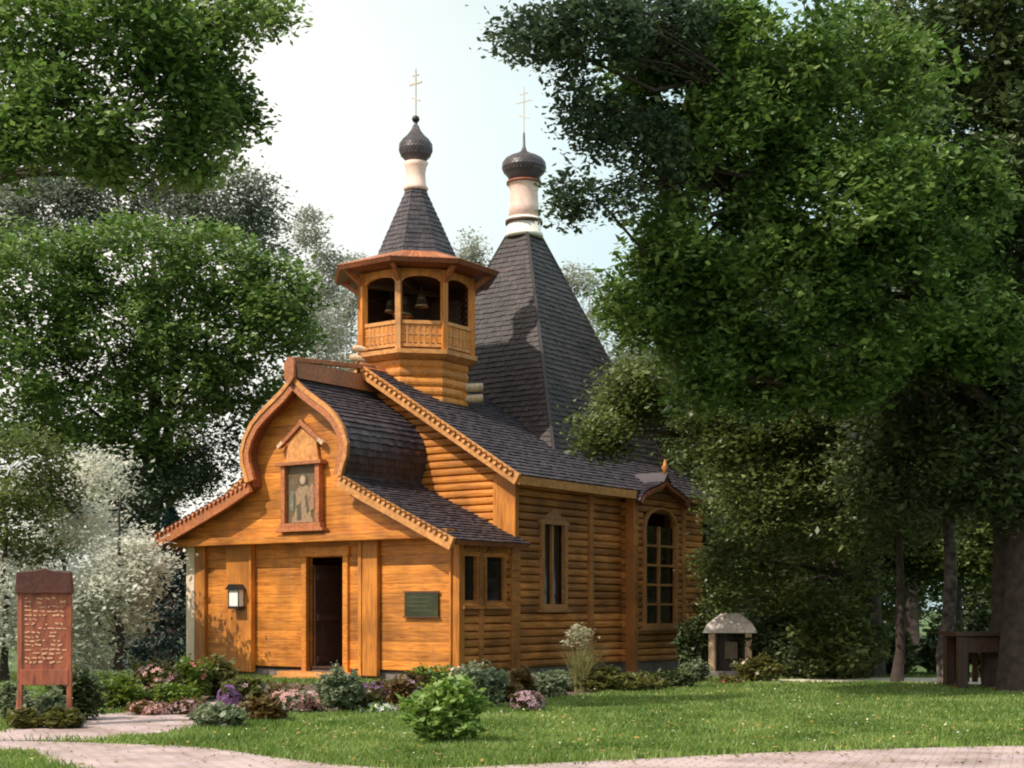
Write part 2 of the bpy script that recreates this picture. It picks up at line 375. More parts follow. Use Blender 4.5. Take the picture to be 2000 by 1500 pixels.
part(MB().box(HW-.14, HW-.10, -.12, -.02, .1, 3.0), 'pilaster', W_z)
# --- door
df = MB().box(-.36, -.22, -.07, .1, .1, 2.64).box(.84, .98, -.07, .1, .1, 2.64).box(-.40, 1.02, -.085, .1, 2.643, 2.84).box(-.36,.98,-.06,.1,.05,.16)
dfo = part(df, 'door_frame', W_all, bevel=.01)
dl = MB().box(-.20, -.14, .14, 1.12, .2, 2.46)
for z in (.35, 1.25, 2.15): dl.box(-.135, -.11, .2, 1.06, z, z+.14)
dlo = part(dl, 'door', W_dark)
part(MB().tube([(-.10, .98, 1.2), (-.05, .98, 1.2), (-.05, .98, 1.4), (-.10, .98, 1.4)], [.012]*4, 6), 'handle', BLACK, dlo)
part(MB().box(-HW+.15, HW-.15, .08, 10.3, .18, .262), 'floor', W_dark)
# --- overhanging gable of the porch (keel shaped)
RP = [(0, 6.42), (.16, 6.28), (.34, 6.13), (.62, 5.95), (.95, 5.74), (1.22, 5.52), (1.42, 5.24), (1.53, 4.93), (1.50, 4.66), (1.40, 4.42), (1.35, 4.26)]
RPL = [(1.35, 4.26), (2.0, 3.93), (2.8, 3.56), (3.6, 3.18), (4.30, 2.86)]
LEX = 5.0
def lw(z): # lower eave of the left side stretches a little further
    return z
full_r = RP+RPL[1:]
full_l = [(-x, z) for x, z in RP]+[(-2.0, 3.97), (-2.8, 3.66), (-3.9, 3.26), (-LEX, 2.96)]
def offset(line, d):
    o = []
    for i, p in enumerate(line):
        a = np.array(line[max(i-1, 0)]); b = np.array(line[min(i+1, len(line)-1)]); t = (b-a)/np.linalg.norm(b-a)
        nrm = np.array((-t[1], t[0])); o.append(tuple(np.array(p)+nrm*d))
    return o
def band(mb, line, d0, d1, v0, v1):
    A = offset(line, d0); B = offset(line, d1); n = len(line)
    vs = [(p[0], v0, p[1]) for p in A]+[(p[0], v0, p[1]) for p in B]+[(p[0], v1, p[1]) for p in A]+[(p[0], v1, p[1]) for p in B]
    fs = []
    for i in range(n-1):
        fs += [(i, i+1, n+i+1, n+i), (2*n+i, 3*n+i, 3*n+i+1, 2*n+i+1), (i, 2*n+i, 2*n+i+1, i+1), (n+i, n+i+1, 3*n+i+1, 3*n+i)]
    fs += [(0, n, 3*n, 2*n), (n-1, 3*n-1, 4*n-1, 2*n-1)]
    mb.add(vs, fs)
VF = -.65
# inside is below/inward: right line runs down to the right so inward = negative normal side
def gable_wall():
    inner_r = offset(full_r, -.06); inner_l = offset(full_l, .06)
    def xr(line, z):
        for i in range(len(line)-1):
            z0, z1 = line[i][1], line[i+1][1]
            if (z0-z)*(z1-z) <= 0 and z0 != z1: return line[i][0]+(line[i+1][0]-line[i][0])*(z-z0)/(z1-z0)
        return 0
    def clip(z, a0, a1): z = min(z, 6.30); return (max(a0, xr(inner_l, z)), min(a1, xr(inner_r, z)))
    m = MB(); log_wall(m, 'x', -.32, -1, -4.2, 3.95, 3.08, 6.28, (), clip, b=.003, h=.20, gr=.0025); return m
part(gable_wall(), 'gable_wall', W_u)
bm_ = MB().box(-4.12, 3.95, -.46, -.20, 2.93, 3.10); part(bm_, 'beam', W_u, bevel=.015)
part(MB().box(-4.0, 3.95, -.455, .0, 2.985, 3.02), 'soffit', W_u)
# roof slabs
for line, sg in ((full_r, -1), (full_l, 1)):
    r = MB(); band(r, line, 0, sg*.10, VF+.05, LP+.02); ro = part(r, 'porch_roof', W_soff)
    s = MB()
    pts = [Vector((p[0], 0, p[1])) for p in line][::-1]
    cum = [0]
    for i in range(len(pts)-1): cum.append(cum[-1]+(pts[i+1]-pts[i]).length)
    def pos(sv_, pts=pts, cum=cum, sg=sg):
        i = 0
        while i < len(cum)-2 and cum[i+1] < sv_: i += 1
        t = (pts[i+1]-pts[i]).normalized(); p = pts[i]+t*(sv_-cum[i]); n = Vector((-t.z, 0, t.x)) if sg == 1 else Vector((t.z, 0, -t.x))
        return p, t, n
    shingles(s, pos, (0,1,0), cum[-1], lambda q: VF+.0, lambda q: LP+.0, e=.15, w=.14)
    part(s, 'shingles', SHB, ro)
    # board along the edge
    up_line = line[:11]; lo_line = line[10:]
    k = MB(); band(k, up_line, sg*-.03, sg*.20, VF-.06, VF+.02); part(k, 'bargeboard', W_red)
    k = MB(); band(k, up_line, sg*-.045, sg*.05, VF-.09, VF-.062); part(k, 'edge_strip', W_trim)
    k = MB(); band(k, lo_line, sg*-.03, sg*.22, VF-.07, VF+.02); bo = part(k, 'bargeboard', W_red if sg == 1 else W_trim)
    d = MB(); ln = offset(lo_line, sg*.02)
    P0, P1 = Vector((ln[0][0], 0, ln[0][1])), Vector((ln[-1][0], 0, ln[-1][1])); LL = (P1-P0).length; q = .05
    while q < LL-.05:
        c = P0+(P1-P0)*(q/LL); dv = (P1-P0).normalized()
        d.tube([(c.x, VF-.115, c.z), (c.x, VF-.05, c.z)], [.05, .055], 10); q += .145
    part(d, 'dentil_trim', W_trim if sg == -1 else W_red, bo)
# ridge board of the porch, carved and reddish
rb = MB().prism([(-.13, 6.40), (-.07, 6.78), (.07, 6.78), (.13, 6.40)], VF-.02, LP-.05)
rb.bar((0, VF-.10, 6.80), (0, LP-.05, 6.98), .17, .10)
part(rb, 'ridge_board', W_red, bevel=.01)
part(MB().prism([(-.14, 6.40), (-.15, 6.70), (-.05, 6.84), (.05, 6.84), (.15, 6.70), (.14, 6.40), (0, 6.25)], VF-.17, VF-.10), 'ridge_cap', W_red, bevel=.01)
# --- icon case on the gable
ic = MB(); y0, y1 = -.50, -.345
ic.box(-.66, .66, -.56, -.345, 4.58, 4.66).box(-.60, .60, y0, -.345, 3.22, 3.34).box(-.70, .70, -.545, -.345, 3.16, 3.22)
ic.box(-.56, -.44, y0, y1, 3.34, 4.58).box(.44, .56, y0, y1, 3.34, 4.58)
ic.bar((-.62, -.43, 5.02), (.06, -.43, 5.52), .10, .09).bar((.62, -.433, 5.02), (-.05, -.433, 5.52), .10, .09)
ico = part(ic, 'icon_case', W_red, bevel=.008)
part(MB().prism([(-.48, 4.66), (.48, 4.66), (.40, 5.10), (0, 5.36), (-.40, 5.10)], -.42, -.345), 'pediment', W_trim, ico)
for q in (-1, 1): part(MB().bar((q*.66, -.45, 5.0), (q*.52, -.45, 5.10), .10, .08), 'rake_tip', W_pale, ico)
ICG = plain('icon_ground', (.14, .09, .045), .5, var=.25, scale=8); ICR = plain('icon_robe', (.30, .19, .11), .5, var=.25, scale=12); ICD = plain('icon_dark', (.10, .075, .05), .5, var=.3)
part(MB().box(-.44, .44, -.40, -.348, 3.34, 4.58), 'icon_panel', ICG, ico)
rbm = MB(); rbm.prism([(-.26, 3.42), (.28, 3.42), (.20, 3.85), (.24, 4.05), (.10, 4.16), (-.06, 4.16), (-.20, 4.02), (-.16, 3.75)], -.415, -.402)
part(rbm, 'robed_figure', ICR, ico)
hd = MB(); hd.prism([(.02+.13*math.cos(t), 4.27+.15*math.sin(t)) for t in [k*math.pi/6 for k in range(12)]], -.420, -.402); hd.prism([(-.14, 3.40), (-.02, 3.42), (-.04, 3.78), (-.16, 3.72)], -.421, -.402).prism([(.14, 3.55), (.22, 3.60), (.14, 3.95), (.08, 3.92)], -.4215, -.402)
part(hd, 'dark_cloak', ICD, ico)
part(MB().prism([(.02+.075*math.cos(t), 4.27+.10*math.sin(t)) for t in [k*math.pi/6 for k in range(12)]], -.427, -.4215), 'face', plain('icon_face', (.42, .28, .18), .5), ico)
part(MB().prism([(-.30, 3.36), (.32, 3.36), (.30, 3.46), (.10, 3.52), (-.12, 3.50), (-.30, 3.48)], -.4165, -.402), 'ground_strip', ICR, ico)
part(MB().prism([(.22, 3.60), (.34, 3.62), (.36, 4.10), (.29, 4.22), (.22, 4.10)], -.413, -.4005), 'side_figure', plain('icon_side', (.30, .16, .10), .5, var=.4, scale=14), ico)
part(MB().prism([(-.36, 3.62), (-.25, 3.60), (-.24, 3.98), (-.31, 4.12), (-.37, 3.98)], -.413, -.4005), 'side_figure', plain('icon_side_b', (.16, .15, .11), .5, var=.4, scale=14), ico)
# --- nave roof
EU = 4.28; vv0, vv1 = LP-.42, 11.0
for sg in (1, -1):
    r = MB(); t = .10
    pr_ = [(0, RZ), (sg*EU, RZ-SL*EU), (sg*EU, RZ-SL*EU-t), (0, RZ-t)]
    r.prism(pr_, vv0+.05, vv1)
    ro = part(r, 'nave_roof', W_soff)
    s = MB(); tt = Vector((-sg, 0, SL)).normalized(); nn = Vector((sg*SL, 0, 1)).normalized()
    shingles(s, plane_pos((sg*(EU+.02), 0, RZ-SL*(EU+.02)+.004), tt, nn), (0,1,0), EU*math.hypot(1, SL)-.0, lambda q: vv0, lambda q: vv1)
    part(s, 'shingles', SHB, ro)
    k = MB(); k.bar((0, vv0-.03, RZ-.09), (sg*(EU+.02), vv0-.03, RZ-SL*(EU+.02)-.09), .07, .24, (0,0,1)); bo = part(k, 'bargeboard', W_trim)
    d = MB(); L = EU*math.hypot(1, SL); q = .1
    while q < L:
        x = sg*q/math.hypot(1, SL); z = RZ-SL*abs(x)-.03
        d.tube([(x, vv0-.115, z), (x, vv0-.06, z)], [.055, .062], 10); q += .16
    part(d, 'dentil_trim', W_trim, bo)
    k = MB().box(*sorted((sg*(EU-.02), sg*(EU+.05))), vv0, 6.3 if sg == 1 else vv1, RZ-SL*EU-.20, RZ-SL*EU-.02); part(k, 'fascia', W_trim)
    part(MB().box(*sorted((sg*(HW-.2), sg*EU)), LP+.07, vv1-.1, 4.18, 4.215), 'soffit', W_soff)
part(MB().prism([(-.14, RZ-.04), (0, RZ+.11), (.14, RZ-.04)], vv0-.05, vv1), 'ridge_board', W_red)
# --- transept (keel gable on the side)
TU = HW+.35; T0, T1 = 6.33, 8.75; TC = (T0+T1)/2
KP = [(0, 4.74), (.10, 4.60), (.28, 4.49), (.60, 4.41), (.90, 4.32), (1.12, 4.20), (1.24, 4.04)]
def kclip(z, a0, a1):
    k = [(x, zz) for x, zz in KP]
    if z < 4.04: return a0, a1
    for i in range(len(k)-1):
        if k[i][1] >= z >= k[i+1][1]:
            x = k[i][0]+(k[i+1][0]-k[i][0])*(k[i][1]-z)/(k[i][1]-k[i+1][1]); x = max(0, x-.06); return TC-x, TC+x
    return TC, TC
TWo = [(6.74, 8.34, 1.05, 3.86)]
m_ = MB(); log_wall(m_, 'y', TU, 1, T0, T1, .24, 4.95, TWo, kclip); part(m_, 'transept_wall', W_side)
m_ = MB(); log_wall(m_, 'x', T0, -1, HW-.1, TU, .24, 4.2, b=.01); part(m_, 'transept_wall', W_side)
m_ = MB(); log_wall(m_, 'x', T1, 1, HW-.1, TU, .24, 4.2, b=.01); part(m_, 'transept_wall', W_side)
for sg in (1, -1):
    k = MB(); line = [(TC+sg*x, z) for x, z in KP]
    pts = offset(line, -sg*.04); inn = offset(line, -sg*.13)
    n = len(line); vs = []
    for x in (1.2, TU+.22):
        vs += [(x, p[0], p[1]) for p in pts]; vs += [(x, p[0], p[1]) for p in inn]
    fs = []
    for i in range(n-1): fs += [(i, i+1, 2*n+i+1, 2*n+i), (n+i, 3*n+i, 3*n+i+1, n+i+1), (2*n+i, 2*n+i+1, 3*n+i+1, 3*n+i), (i, n+i, n+i+1, i+1)]
    fs += [(0, 2*n, 3*n, n), (n-1, 2*n-1, 4*n-1, 3*n-1)]
    k.add(vs, fs); ro = part(k, 'transept_roof', W_soff)
    s = MB(); ps = [Vector((0, p[0], p[1])) for p in line][::-1]; cum = [0]
    for i in range(n-1): cum.append(cum[-1]+(ps[i+1]-ps[i]).length)
    def pos(sv_, pts=ps, cum=cum, sg=sg):
        i = 0
        while i < len(cum)-2 and cum[i+1] < sv_: i += 1
        t = (pts[i+1]-pts[i]).normalized(); p = pts[i]+t*(sv_-cum[i]); nn = Vector((0, -t.z, t.y)) if sg == -1 else Vector((0, -t.z, t.y))
        if nn.z < 0: nn = -nn
        return p, t, nn
    shingles(s, pos, (1,0,0), cum[-1], lambda q: 1.2, lambda q: TU+.2, e=.13, w=.13); part(s, 'shingles', SHB, ro)
part(MB().prism([(TC-.19, 4.56), (TC-.10, 4.67), (TC, 4.81), (TC+.10, 4.67), (TC+.19, 4.56), (TC, 4.70)], 1.2, TU+.235, 'x'), 'ridge_strip', SHB)
fin = MB().lathe([(.045, 4.62), (.05, 4.85), (.09, 4.92), (.045, 5.0), (.02, 5.12)], (TU+.16, TC), 12); part(fin, 'finial', W_side)
k = MB().box(TU+.20, TU+.24, T0-.03, T0+.10, 3.85, 4.35); 
# --- windows
def window(c, v0, v1, z0, z1, nv, nz, arch=False, label=None, fw=.10, mat=W_trim, proud=.08, muntmat=None):
    f = MB()
    f.box(c-.02, c+proud, v0-fw, v0+.01, z0-fw, z1+fw*.2).box(c-.02, c+proud, v1-.01, v1+fw, z0-fw, z1+fw*.2)
    f.box(c-.018, c+proud+.003, v0+.01, v1-.01, z0-fw, z0+.01)
    vm = (v0+v1)/2; hw = (v1-v0)/2+fw
    if arch:
        pts = [(vm+hw*math.cos(t)*1.0, z1-.05+hw*.62*math.sin(t)) for t in [math.pi*k/14 for k in range(15)]]
        inn = [(vm+(hw-fw)*math.cos(t), z1-.05+(hw-fw)*.62*math.sin(t)) for t in [math.pi*k/14 for k in range(15)]]
        for i in range(14):
            q = [pts[i], pts[i+1], inn[i+1], inn[i]]
            f.prism(q, c-.01, c+proud+.004, 'x')
    else:
        f.box(c-.018, c+proud+.005, v0-fw-.05, v1+fw+.05, z1, z1+.08)
        f.prism([(v0-fw, z1+.083), (v1+fw, z1+.083), (vm+hw*.5, z1+.22), (vm, z1+.36), (vm-hw*.5, z1+.22)], c-.01, c+.06, 'x')
    o = part(f, 'window', mat, label=label)
    zt = z1+(hw-fw)*.62-.1 if arch else z1
    p = MB().box(c-.075, c-.055, v0, v1, z0, zt if not arch else z1); part(p, 'pane', GLASS, o)
    m = MB()
    for i in range(1, nv):
        v = v0+(v1-v0)*i/nv; m.box(c-.05, c+.022, v-.028, v+.028, z0+.01, z1)
    for i in range(1, nz):
        z = z0+(z1-z0)*i/nz; m.box(c-.048, c+.018, v0, v1, z-.028, z+.028)
    part(m, 'muntin', muntmat or mat, o)
    part(MB().box(c+.001, c+.14, v0-fw-.06, v1+fw+.06, z0-fw-.06, z0-fw), 'sill', mat, o)
    return o
W_win = wood('window_trim', (.52, .24, .09), (.30, .12, .04), (9, 9, 9), var=.2)
window(HW, PW[0][0], PW[0][1], PW[0][2], PW[0][3], 1, 1, mat=W_side, proud=.05, fw=.05)
window(HW, PW[1][0], PW[1][1], PW[1][2], PW[1][3], 1, 1, mat=W_side, proud=.05, fw=.05)
window(HW, 2.98, 3.82, 1.60, 3.36, 2, 1, mat=W_win)
window(TU, 6.80, 8.28, 1.15, 3.50, 2, 5, arch=True, mat=W_win, fw=.09, label='tall arched lattice window in the side projection')
# --- tent roof over the crossing
TV = 7.9
def tent_s(z): return .36+(11.2-z)*.405
zb, zt_ = 4.75, 11.25
tm = MB(); s0, s1 = tent_s(zb)-.02, tent_s(zt_)-.02
tm.add([(-s0,TV-s0,zb),(s0,TV-s0,zb),(s0,TV+s0,zb),(-s0,TV+s0,zb),(-s1,TV-s1,zt_),(s1,TV-s1,zt_),(s1,TV+s1,zt_),(-s1,TV+s1,zt_)],
       [(0,1,5,4),(1,2,6,5),(2,3,7,6),(3,0,4,7),(4,5,6,7),(0,3,2,1)])
tent = part(tm, 'tent_roof', SH)
sm_ = MB(); slen = math.hypot(zt_-zb, s0-s1)
for k in range(4):
    ang = k*math.pi/2; nx, ny = math.sin(ang), -math.cos(ang); al = Vector((math.cos(ang), math.sin(ang), 0))
    p = Vector((nx*s0, TV+ny*s0, zb)); t = Vector((-nx*(s0-s1), -ny*(s0-s1), zt_-zb)).normalized(); n = Vector((nx*(zt_-zb), ny*(zt_-zb), s0-s1)).normalized()
    shingles(sm_, plane_pos(p, t, n), al, slen, lambda q: -(s0+(s1-s0)*q/slen)-.01, lambda q: (s0+(s1-s0)*q/slen)+.01, e=.15, w=.13, lift=.03)
part(sm_, 'shingles', SHT, tent)
hp = MB()
for a, b in ((1,-1), (1,1), (-1,-1), (-1,1)):
    hp.bar((a*(s0+.01), TV+b*(s0+.01), zb), (a*(s1+.01), TV+b*(s1+.01), zt_), .07, .05)
part(hp, 'hip_strip', SHT, tent)
dr = MB().lathe([(.50, 11.20), (.50, 11.30), (.44, 11.32), (.44, 11.70)], (0, TV), 24); part(dr, 'drum_base', WHITE)
part(MB().lathe([(.49, 11.56), (.49, 11.64)], (0, TV), 24), 'collar', W_dark)
part(MB().lathe([(.41, 11.70), (.38, 12.0), (.36, 12.4), (.40, 12.56), (.44, 12.62)], (0, TV), 24), 'drum', DRUM)
part(MB().lathe([(.46, 12.60), (.46, 12.66)], (0, TV), 24), 'collar', W_soff)
dm = part(MB().lathe([(.36, 12.62), (.42, 12.78), (.52, 12.90), (.575, 13.02), (.56, 13.14), (.49, 13.24), (.36, 13.32), (.20, 13.38), (.09, 13.45), (.035, 13.60), (.025, 13.95)], (0, TV), 28), 'onion_dome', DOME)
def scales(mb, prof, c, n=34):
    pr2 = []
    for i in range(len(prof)-1):
        (a, b), (c2, d) = prof[i], prof[i+1]; k2 = 2
        for j in range(k2): pr2.append((a+(c2-a)*j/k2, b+(d-b)*j/k2))
    prof = pr2+[prof[-1]]
    rows = len(prof)
    for i in range(rows-1):
        r0, z0 = prof[i]; r1, z1 = prof[i+1]
        for k in range(n):
            a = 2*math.pi*(k+.5*(i % 2))/n; da = math.pi/n*.96
            lo = [(r0+.018, z0+.0)]
            q = []
            for (rr, zz, s) in ((r0+.006, (z0*.7+z1*.3), -1), (r0+.010, z0-.006, 0), (r0+.006, (z0*.7+z1*.3), 1), (r1+.004, z1+(z1-z0)*.1, 1), (r1+.004, z1+(z1-z0)*.1, -1)):
                q.append((c[0]+rr*math.cos(a+da*s), c[1]+rr*math.sin(a+da*s), zz))
            mb.add(q, [(0,1,2,3,4)])
def cross(c, z0, h, w, parent, th=.028):
    m = MB(); m.box(c[0]-th/2, c[0]+th/2, c[1]-th/2, c[1]+th/2, z0, z0+h)
    m.box(c[0]-w/2, c[0]+w/2, c[1]-th*.45, c[1]+th*.45, z0+h*.68, z0+h*.68+th*1.1)
    m.box(c[0]-w/4, c[0]+w/4, c[1]-th*.45, c[1]+th*.45, z0+h*.85, z0+h*.85+th)
    m.bar((c[0]-w/3.2, c[1], z0+h*.42), (c[0]+w/3.2, c[1], z0+h*.32), th*.9, th)
    part(m, 'cross', GOLD, parent)
sc_ = MB(); scales(sc_, [(.52, 12.90), (.575, 13.02), (.56, 13.14), (.49, 13.24), (.36, 13.32), (.20, 13.38), (.09, 13.45)], (0, TV)); part(sc_, 'scale_cladding', DOME, dm)
cross((0, TV), 13.9, 1.25, .50, dm, .02)
# --- belfry
BV = 3.43; O8 = math.pi/8
def octp(R, k, z): a = O8+k*math.pi/4; return Vector((R*math.cos(a), BV+R*math.sin(a), z))
bb_ = MB(); nb = 9
for i in range(nb):
    za = 5.3+i*(7.22-5.3)/nb; zb_ = 5.3+(i+1)*(7.22-5.3)/nb; h = zb_-za
    bb_.lathe([(1.24, za), (1.275, za+.25*h), (1.285, za+.5*h), (1.275, za+.75*h), (1.24, zb_)], (0, BV), 8, O8, False)
W_all = wood('belfry_wood', OR, ORD, (5, 5, 14), var=.2)
bel = part(bb_, 'belfry', W_all)
part(MB().lathe([(1.30, 7.20), (1.50, 7.30), (1.50, 7.40)], (0, BV), 8, O8, False), 'deck', W_trim, bel)
for k in range(8):
    p = octp(1.36, k, 7.4); q = octp(1.36, k, 9.22)
    a = O8+k*math.pi/4; m = MB()
    m.bar(p, q, .13, .13, (math.cos(a), math.sin(a), 0))
    part(m, 'post', W_trim if k in (6,) else W_z, bel)
    p2, q2 = octp(1.36, k, 0), octp(1.36, k+1, 0); d = (q2-p2).normalized(); L = (q2-p2).length
    r = MB(); A = p2+d*.065; B = q2-d*.065
    for z, hh, ww in ((7.50, .07, .07), (7.76, .04, .05), (8.02, .08, .09)):
        r.bar((A.x, A.y, z), (B.x, B.y, z), ww, hh)
    for j in range(1, 7):
        c = A+(B-A)*(j/7); r.bar((c.x, c.y, 7.52), (c.x, c.y, 8.0), .045, .045, (d.x, d.y, 0))
    nrm = Vector((-d.y, d.x, 0)); 
    r2 = MB(); w3 = (B-A).length
    pts = [A+Vector((0,0,7.56)), A+Vector((0,0,7.98)), B+Vector((0,0,7.98)), B+Vector((0,0,7.56))]
    r2.add([x+nrm*.012 for x in pts]+[x-nrm*.012 for x in pts], [(0,1,2,3), (7,6,5,4), (0,4,5,1), (1,5,6,2), (2,6,7,3), (3,7,4,0)])
    ro = part(r, 'railing', W_trim, bel)
    if True: part(r2, 'railing_board', W_all, bel)
    # arched head board
    hd_ = MB(); n = 10; top = 9.24
    for j in range(n):
        for_ = []
        t0, t1 = j/n, (j+1)/n
        z0 = 8.93+.15*math.sin(math.pi*t0)**.5 if 0 < t0 < 1 else 8.93; z1 = 8.93+.15*math.sin(math.pi*t1)**.5 if 0 < t1 < 1 else 8.93
        a_ = A+(B-A)*t0; b_ = A+(B-A)*t1
        q = [Vector((a_.x, a_.y, z0)), Vector((b_.x, b_.y, z1)), Vector((b_.x, b_.y, top)), Vector((a_.x, a_.y, top))]
        hd_.add([x+nrm*.03 for x in q]+[x-nrm*.03 for x in q], [(0,1,2,3), (7,6,5,4), (0,4,5,1), (2,6,7,3), (1,5,6,2), (3,7,4,0)])
    part(hd_, 'arch_board', W_all, bel)
# protruding log ends at the base corners and deck
for k in range(8):
    a = O8+k*math.pi/4
    for j, z in enumerate((6.72, 6.98)):
        if k in (0, 3):
            m = MB().tube([octp(1.2, k, z-.3), octp(1.62, k, z-.3)], [.10, .10], 12); part(m, 'log_end', W_pale, bel)
    if k in (4, 5):
        m = MB().tube([octp(1.3, k, 7.28), octp(1.66, k, 7.28)], [.08, .08], 12).tube([octp(1.3, k, 7.50), octp(1.62, k, 7.50)], [.08, .08], 12)
        part(m, 'log_end', W_pale, bel)
    m = MB().bar(octp(1.36, k, 8.95), octp(1.80, k, 9.28), .10, .10); part(m, 'bracket', W_red, bel)
# roof of the belfry
rf = MB().lathe([(1.98, 9.26), (2.02, 9.34), (.96, 9.70), (.9, 9.66), (1.3, 9.24)], (0, BV), 8, O8, False)
br0 = part(rf, 'belfry_roof', W_soff)
sk = MB()
for k in range(8):
    p, q = octp(2.03, k, 9.35), octp(2.03, k+1, 9.35); r, s = octp(.94, k, 9.73), octp(.94, k+1, 9.73)
    n = 12
    for j in range(n):
        a, b = j/n+.004, (j+1)/n-.004
        A, B, C, D = p.lerp(q, a), p.lerp(q, b), r.lerp(s, b), r.lerp(s, a); up = Vector((0,0,.022))
        sk.add([A, B, C, D, A+up, B+up, C+up, D+up], [(4,5,6,7), (0,1,5,4), (1,2,6,5), (3,0,4,7)])
part(sk, 'eave_skirt', W_red, br0)
cn = part(MB().lathe([(.95, 9.66), (.90, 9.80), (.21, 11.42)], (0, BV), 8, O8, False), 'cone_roof', SH)
cs = MB()
for k in range(8):
    p, q = octp(1.0, k, 9.70), octp(1.0, k+1, 9.70); al = (q-p).normalized(); mid = (p+q)/2; tp = (octp(.20, k, 11.44)+octp(.20, k+1, 11.44))/2
    t = (tp-mid).normalized(); nrm = al.cross(t).normalized(); L = (tp-mid).length; h0 = (q-p).length/2; h1 = .20*math.sin(O8)
    shingles(cs, plane_pos(mid, t, nrm), al, L, lambda s, h0=h0, h1=h1, L=L: -(h0+(h1-h0)*s/L), lambda s, h0=h0, h1=h1, L=L: (h0+(h1-h0)*s/L), e=.13, w=.12, lift=.025)
part(cs, 'shingles', SHB, cn)
part(MB().lathe([(.27, 11.36), (.30, 11.42), (.245, 11.50), (.225, 11.75), (.25, 11.93), (.30, 12.02)], (0, BV), 20), 'drum', DRUM)
d2 = part(MB().lathe([(.21, 11.98), (.25, 12.08), (.34, 12.18), (.395, 12.32), (.385, 12.45), (.31, 12.56), (.20, 12.66), (.11, 12.78), (.05, 12.92), (.025, 13.05)], (0, BV), 24), 'onion_dome', DOME)
s2 = MB(); scales(s2, [(.34, 12.18), (.395, 12.32), (.385, 12.45), (.31, 12.56), (.20, 12.66), (.11, 12.78), (.05, 12.92)], (0, BV), 28); part(s2, 'scale_cladding', DOME, d2)
part(MB().lathe([(.01, 12.97), (.07, 13.0), (.095, 13.06), (.07, 13.12), (.01, 13.15)], (0, BV), 14), 'finial_ball', BLACK, d2)
cross((0, BV), 13.1, 1.15, .38, d2, .03)
part(MB().bar(octp(1.3, 2, 9.05)+Vector((0,0,0)), octp(1.3, 6, 9.05), .10, .12), 'bell_beam', W_dark, bel)
part(MB().bar(octp(1.3, 5, 8.98), octp(1.3, 1, 8.98), .10, .10), 'bell_beam', W_dark, bel)
# ceiling, and louvres added on the back faces to keep bright sky out
part(MB().lathe([(1.30, 9.18), (1.30, 9.22)], (0, BV), 8, O8, False), 'ceiling', W_dark, bel)
for k in (0, 1, 2, 3):
    A, B = octp(1.27, k, 0), octp(1.27, k+1, 0); m = MB()
    for j in range(9):
        z = 8.06+j*.135; m.bar((A.x, A.y, z), (B.x, B.y, z), .12, .03, (0, 0, 1))
    m.bar((A.x, A.y, 8.6), (B.x, B.y, 8.6), .025, 1.2)
    part(m, 'added_louvre', W_dark, bel)
# --- bells: things of their own
Mch = Matrix.Translation((C0[0], C0[1], 0)) @ Matrix.Rotation(-ROT, 4, 'Z')
for i, (dx, dy, r, lab) in enumerate(((-.10, -.35, .26, 'largest bronze bell hanging in the middle of the belfry'), (.42, -.30, .17, 'small bronze bell at the right in the belfry'), (-.55, -.25, .17, 'small bronze bell at the left in the belfry'))):
    w_ = Mch @ Vector((dx, BV+dy, 0)); b = MB(); zt2 = 8.95; zc = zt2-.12
    b.lathe([(.03, zc), (r*.45, zc-.04), (r*.58, zc-r*.5), (r*.66, zc-r*1.1), (r*.85, zc-r*1.55), (r, zc-r*1.8), (r*.93, zc-r*1.8), (r*.55, zc-r*.6)], (w_.x, w_.y), 20)
    b.tube([(w_.x, w_.y, zc-.02), (w_.x, w_.y, zt2+.08)], [.02, .02], 6)
    b.tube([(w_.x, w_.y, zc-r), (w_.x, w_.y, zc-r*1.9)], [.012, .03], 6)
    tag(b.build('bell', BRONZE), lab, 'bell', 'bells in the belfry')

# ------------------------------------------------------------------ fixings on the front wall
def on_church(name, loc): 
    w_ = Mch @ Vector(loc); return empty(name, w_, -ROT)
pq = on_church('wall_plaque', (2.98, -.035, 1.36)); tag(pq, 'dark green plaque on the orange wall right of the door', 'plaque')
PLG = plain('plaque_green', (.030, .034, .012), .45, var=.4, scale=4)
MB().box(-.44, .44, -.03, 0, 0, .48).build('panel', PLG, pq, .006)
m_ = MB()
for i in range(4): m_.box(-.34+.05*(i % 2), .30-.07*(i % 3), -.034, -.0305, .38-i*.09, .395-i*.09)
m_.build('inscription', plain('plaque_letters', (.08, .085, .035), .5), pq)
MB().box(-.47, .47, -.04, -.0, -.03, -.002).build('frame', W_dark, pq); MB().box(-.47, .47, -.04, 0, .482, .51).build('frame', W_dark, pq)
ln = on_church('wall_lantern', (-2.17, -.136, 1.46)); tag(ln, 'small white glazed lantern with dark cap on the pilaster left of the door', 'wall lamp')
MB().box(-.15, .15, -.20, -.03, .10, .48).build('glass', PAPER, ln, .02)
m_ = MB().prism([(-.21, .48), (.21, .48), (.10, .60), (-.10, .60)], -.26, 0).box(-.17, .17, -.22, -.0, .05, .098).box(-.06,.06,-.028,0,.02,.5)
for x in (-.16, .145): m_.box(x, x+.018, -.21, -.19, .098, .48)
m_.build('cap', BLACK, ln)

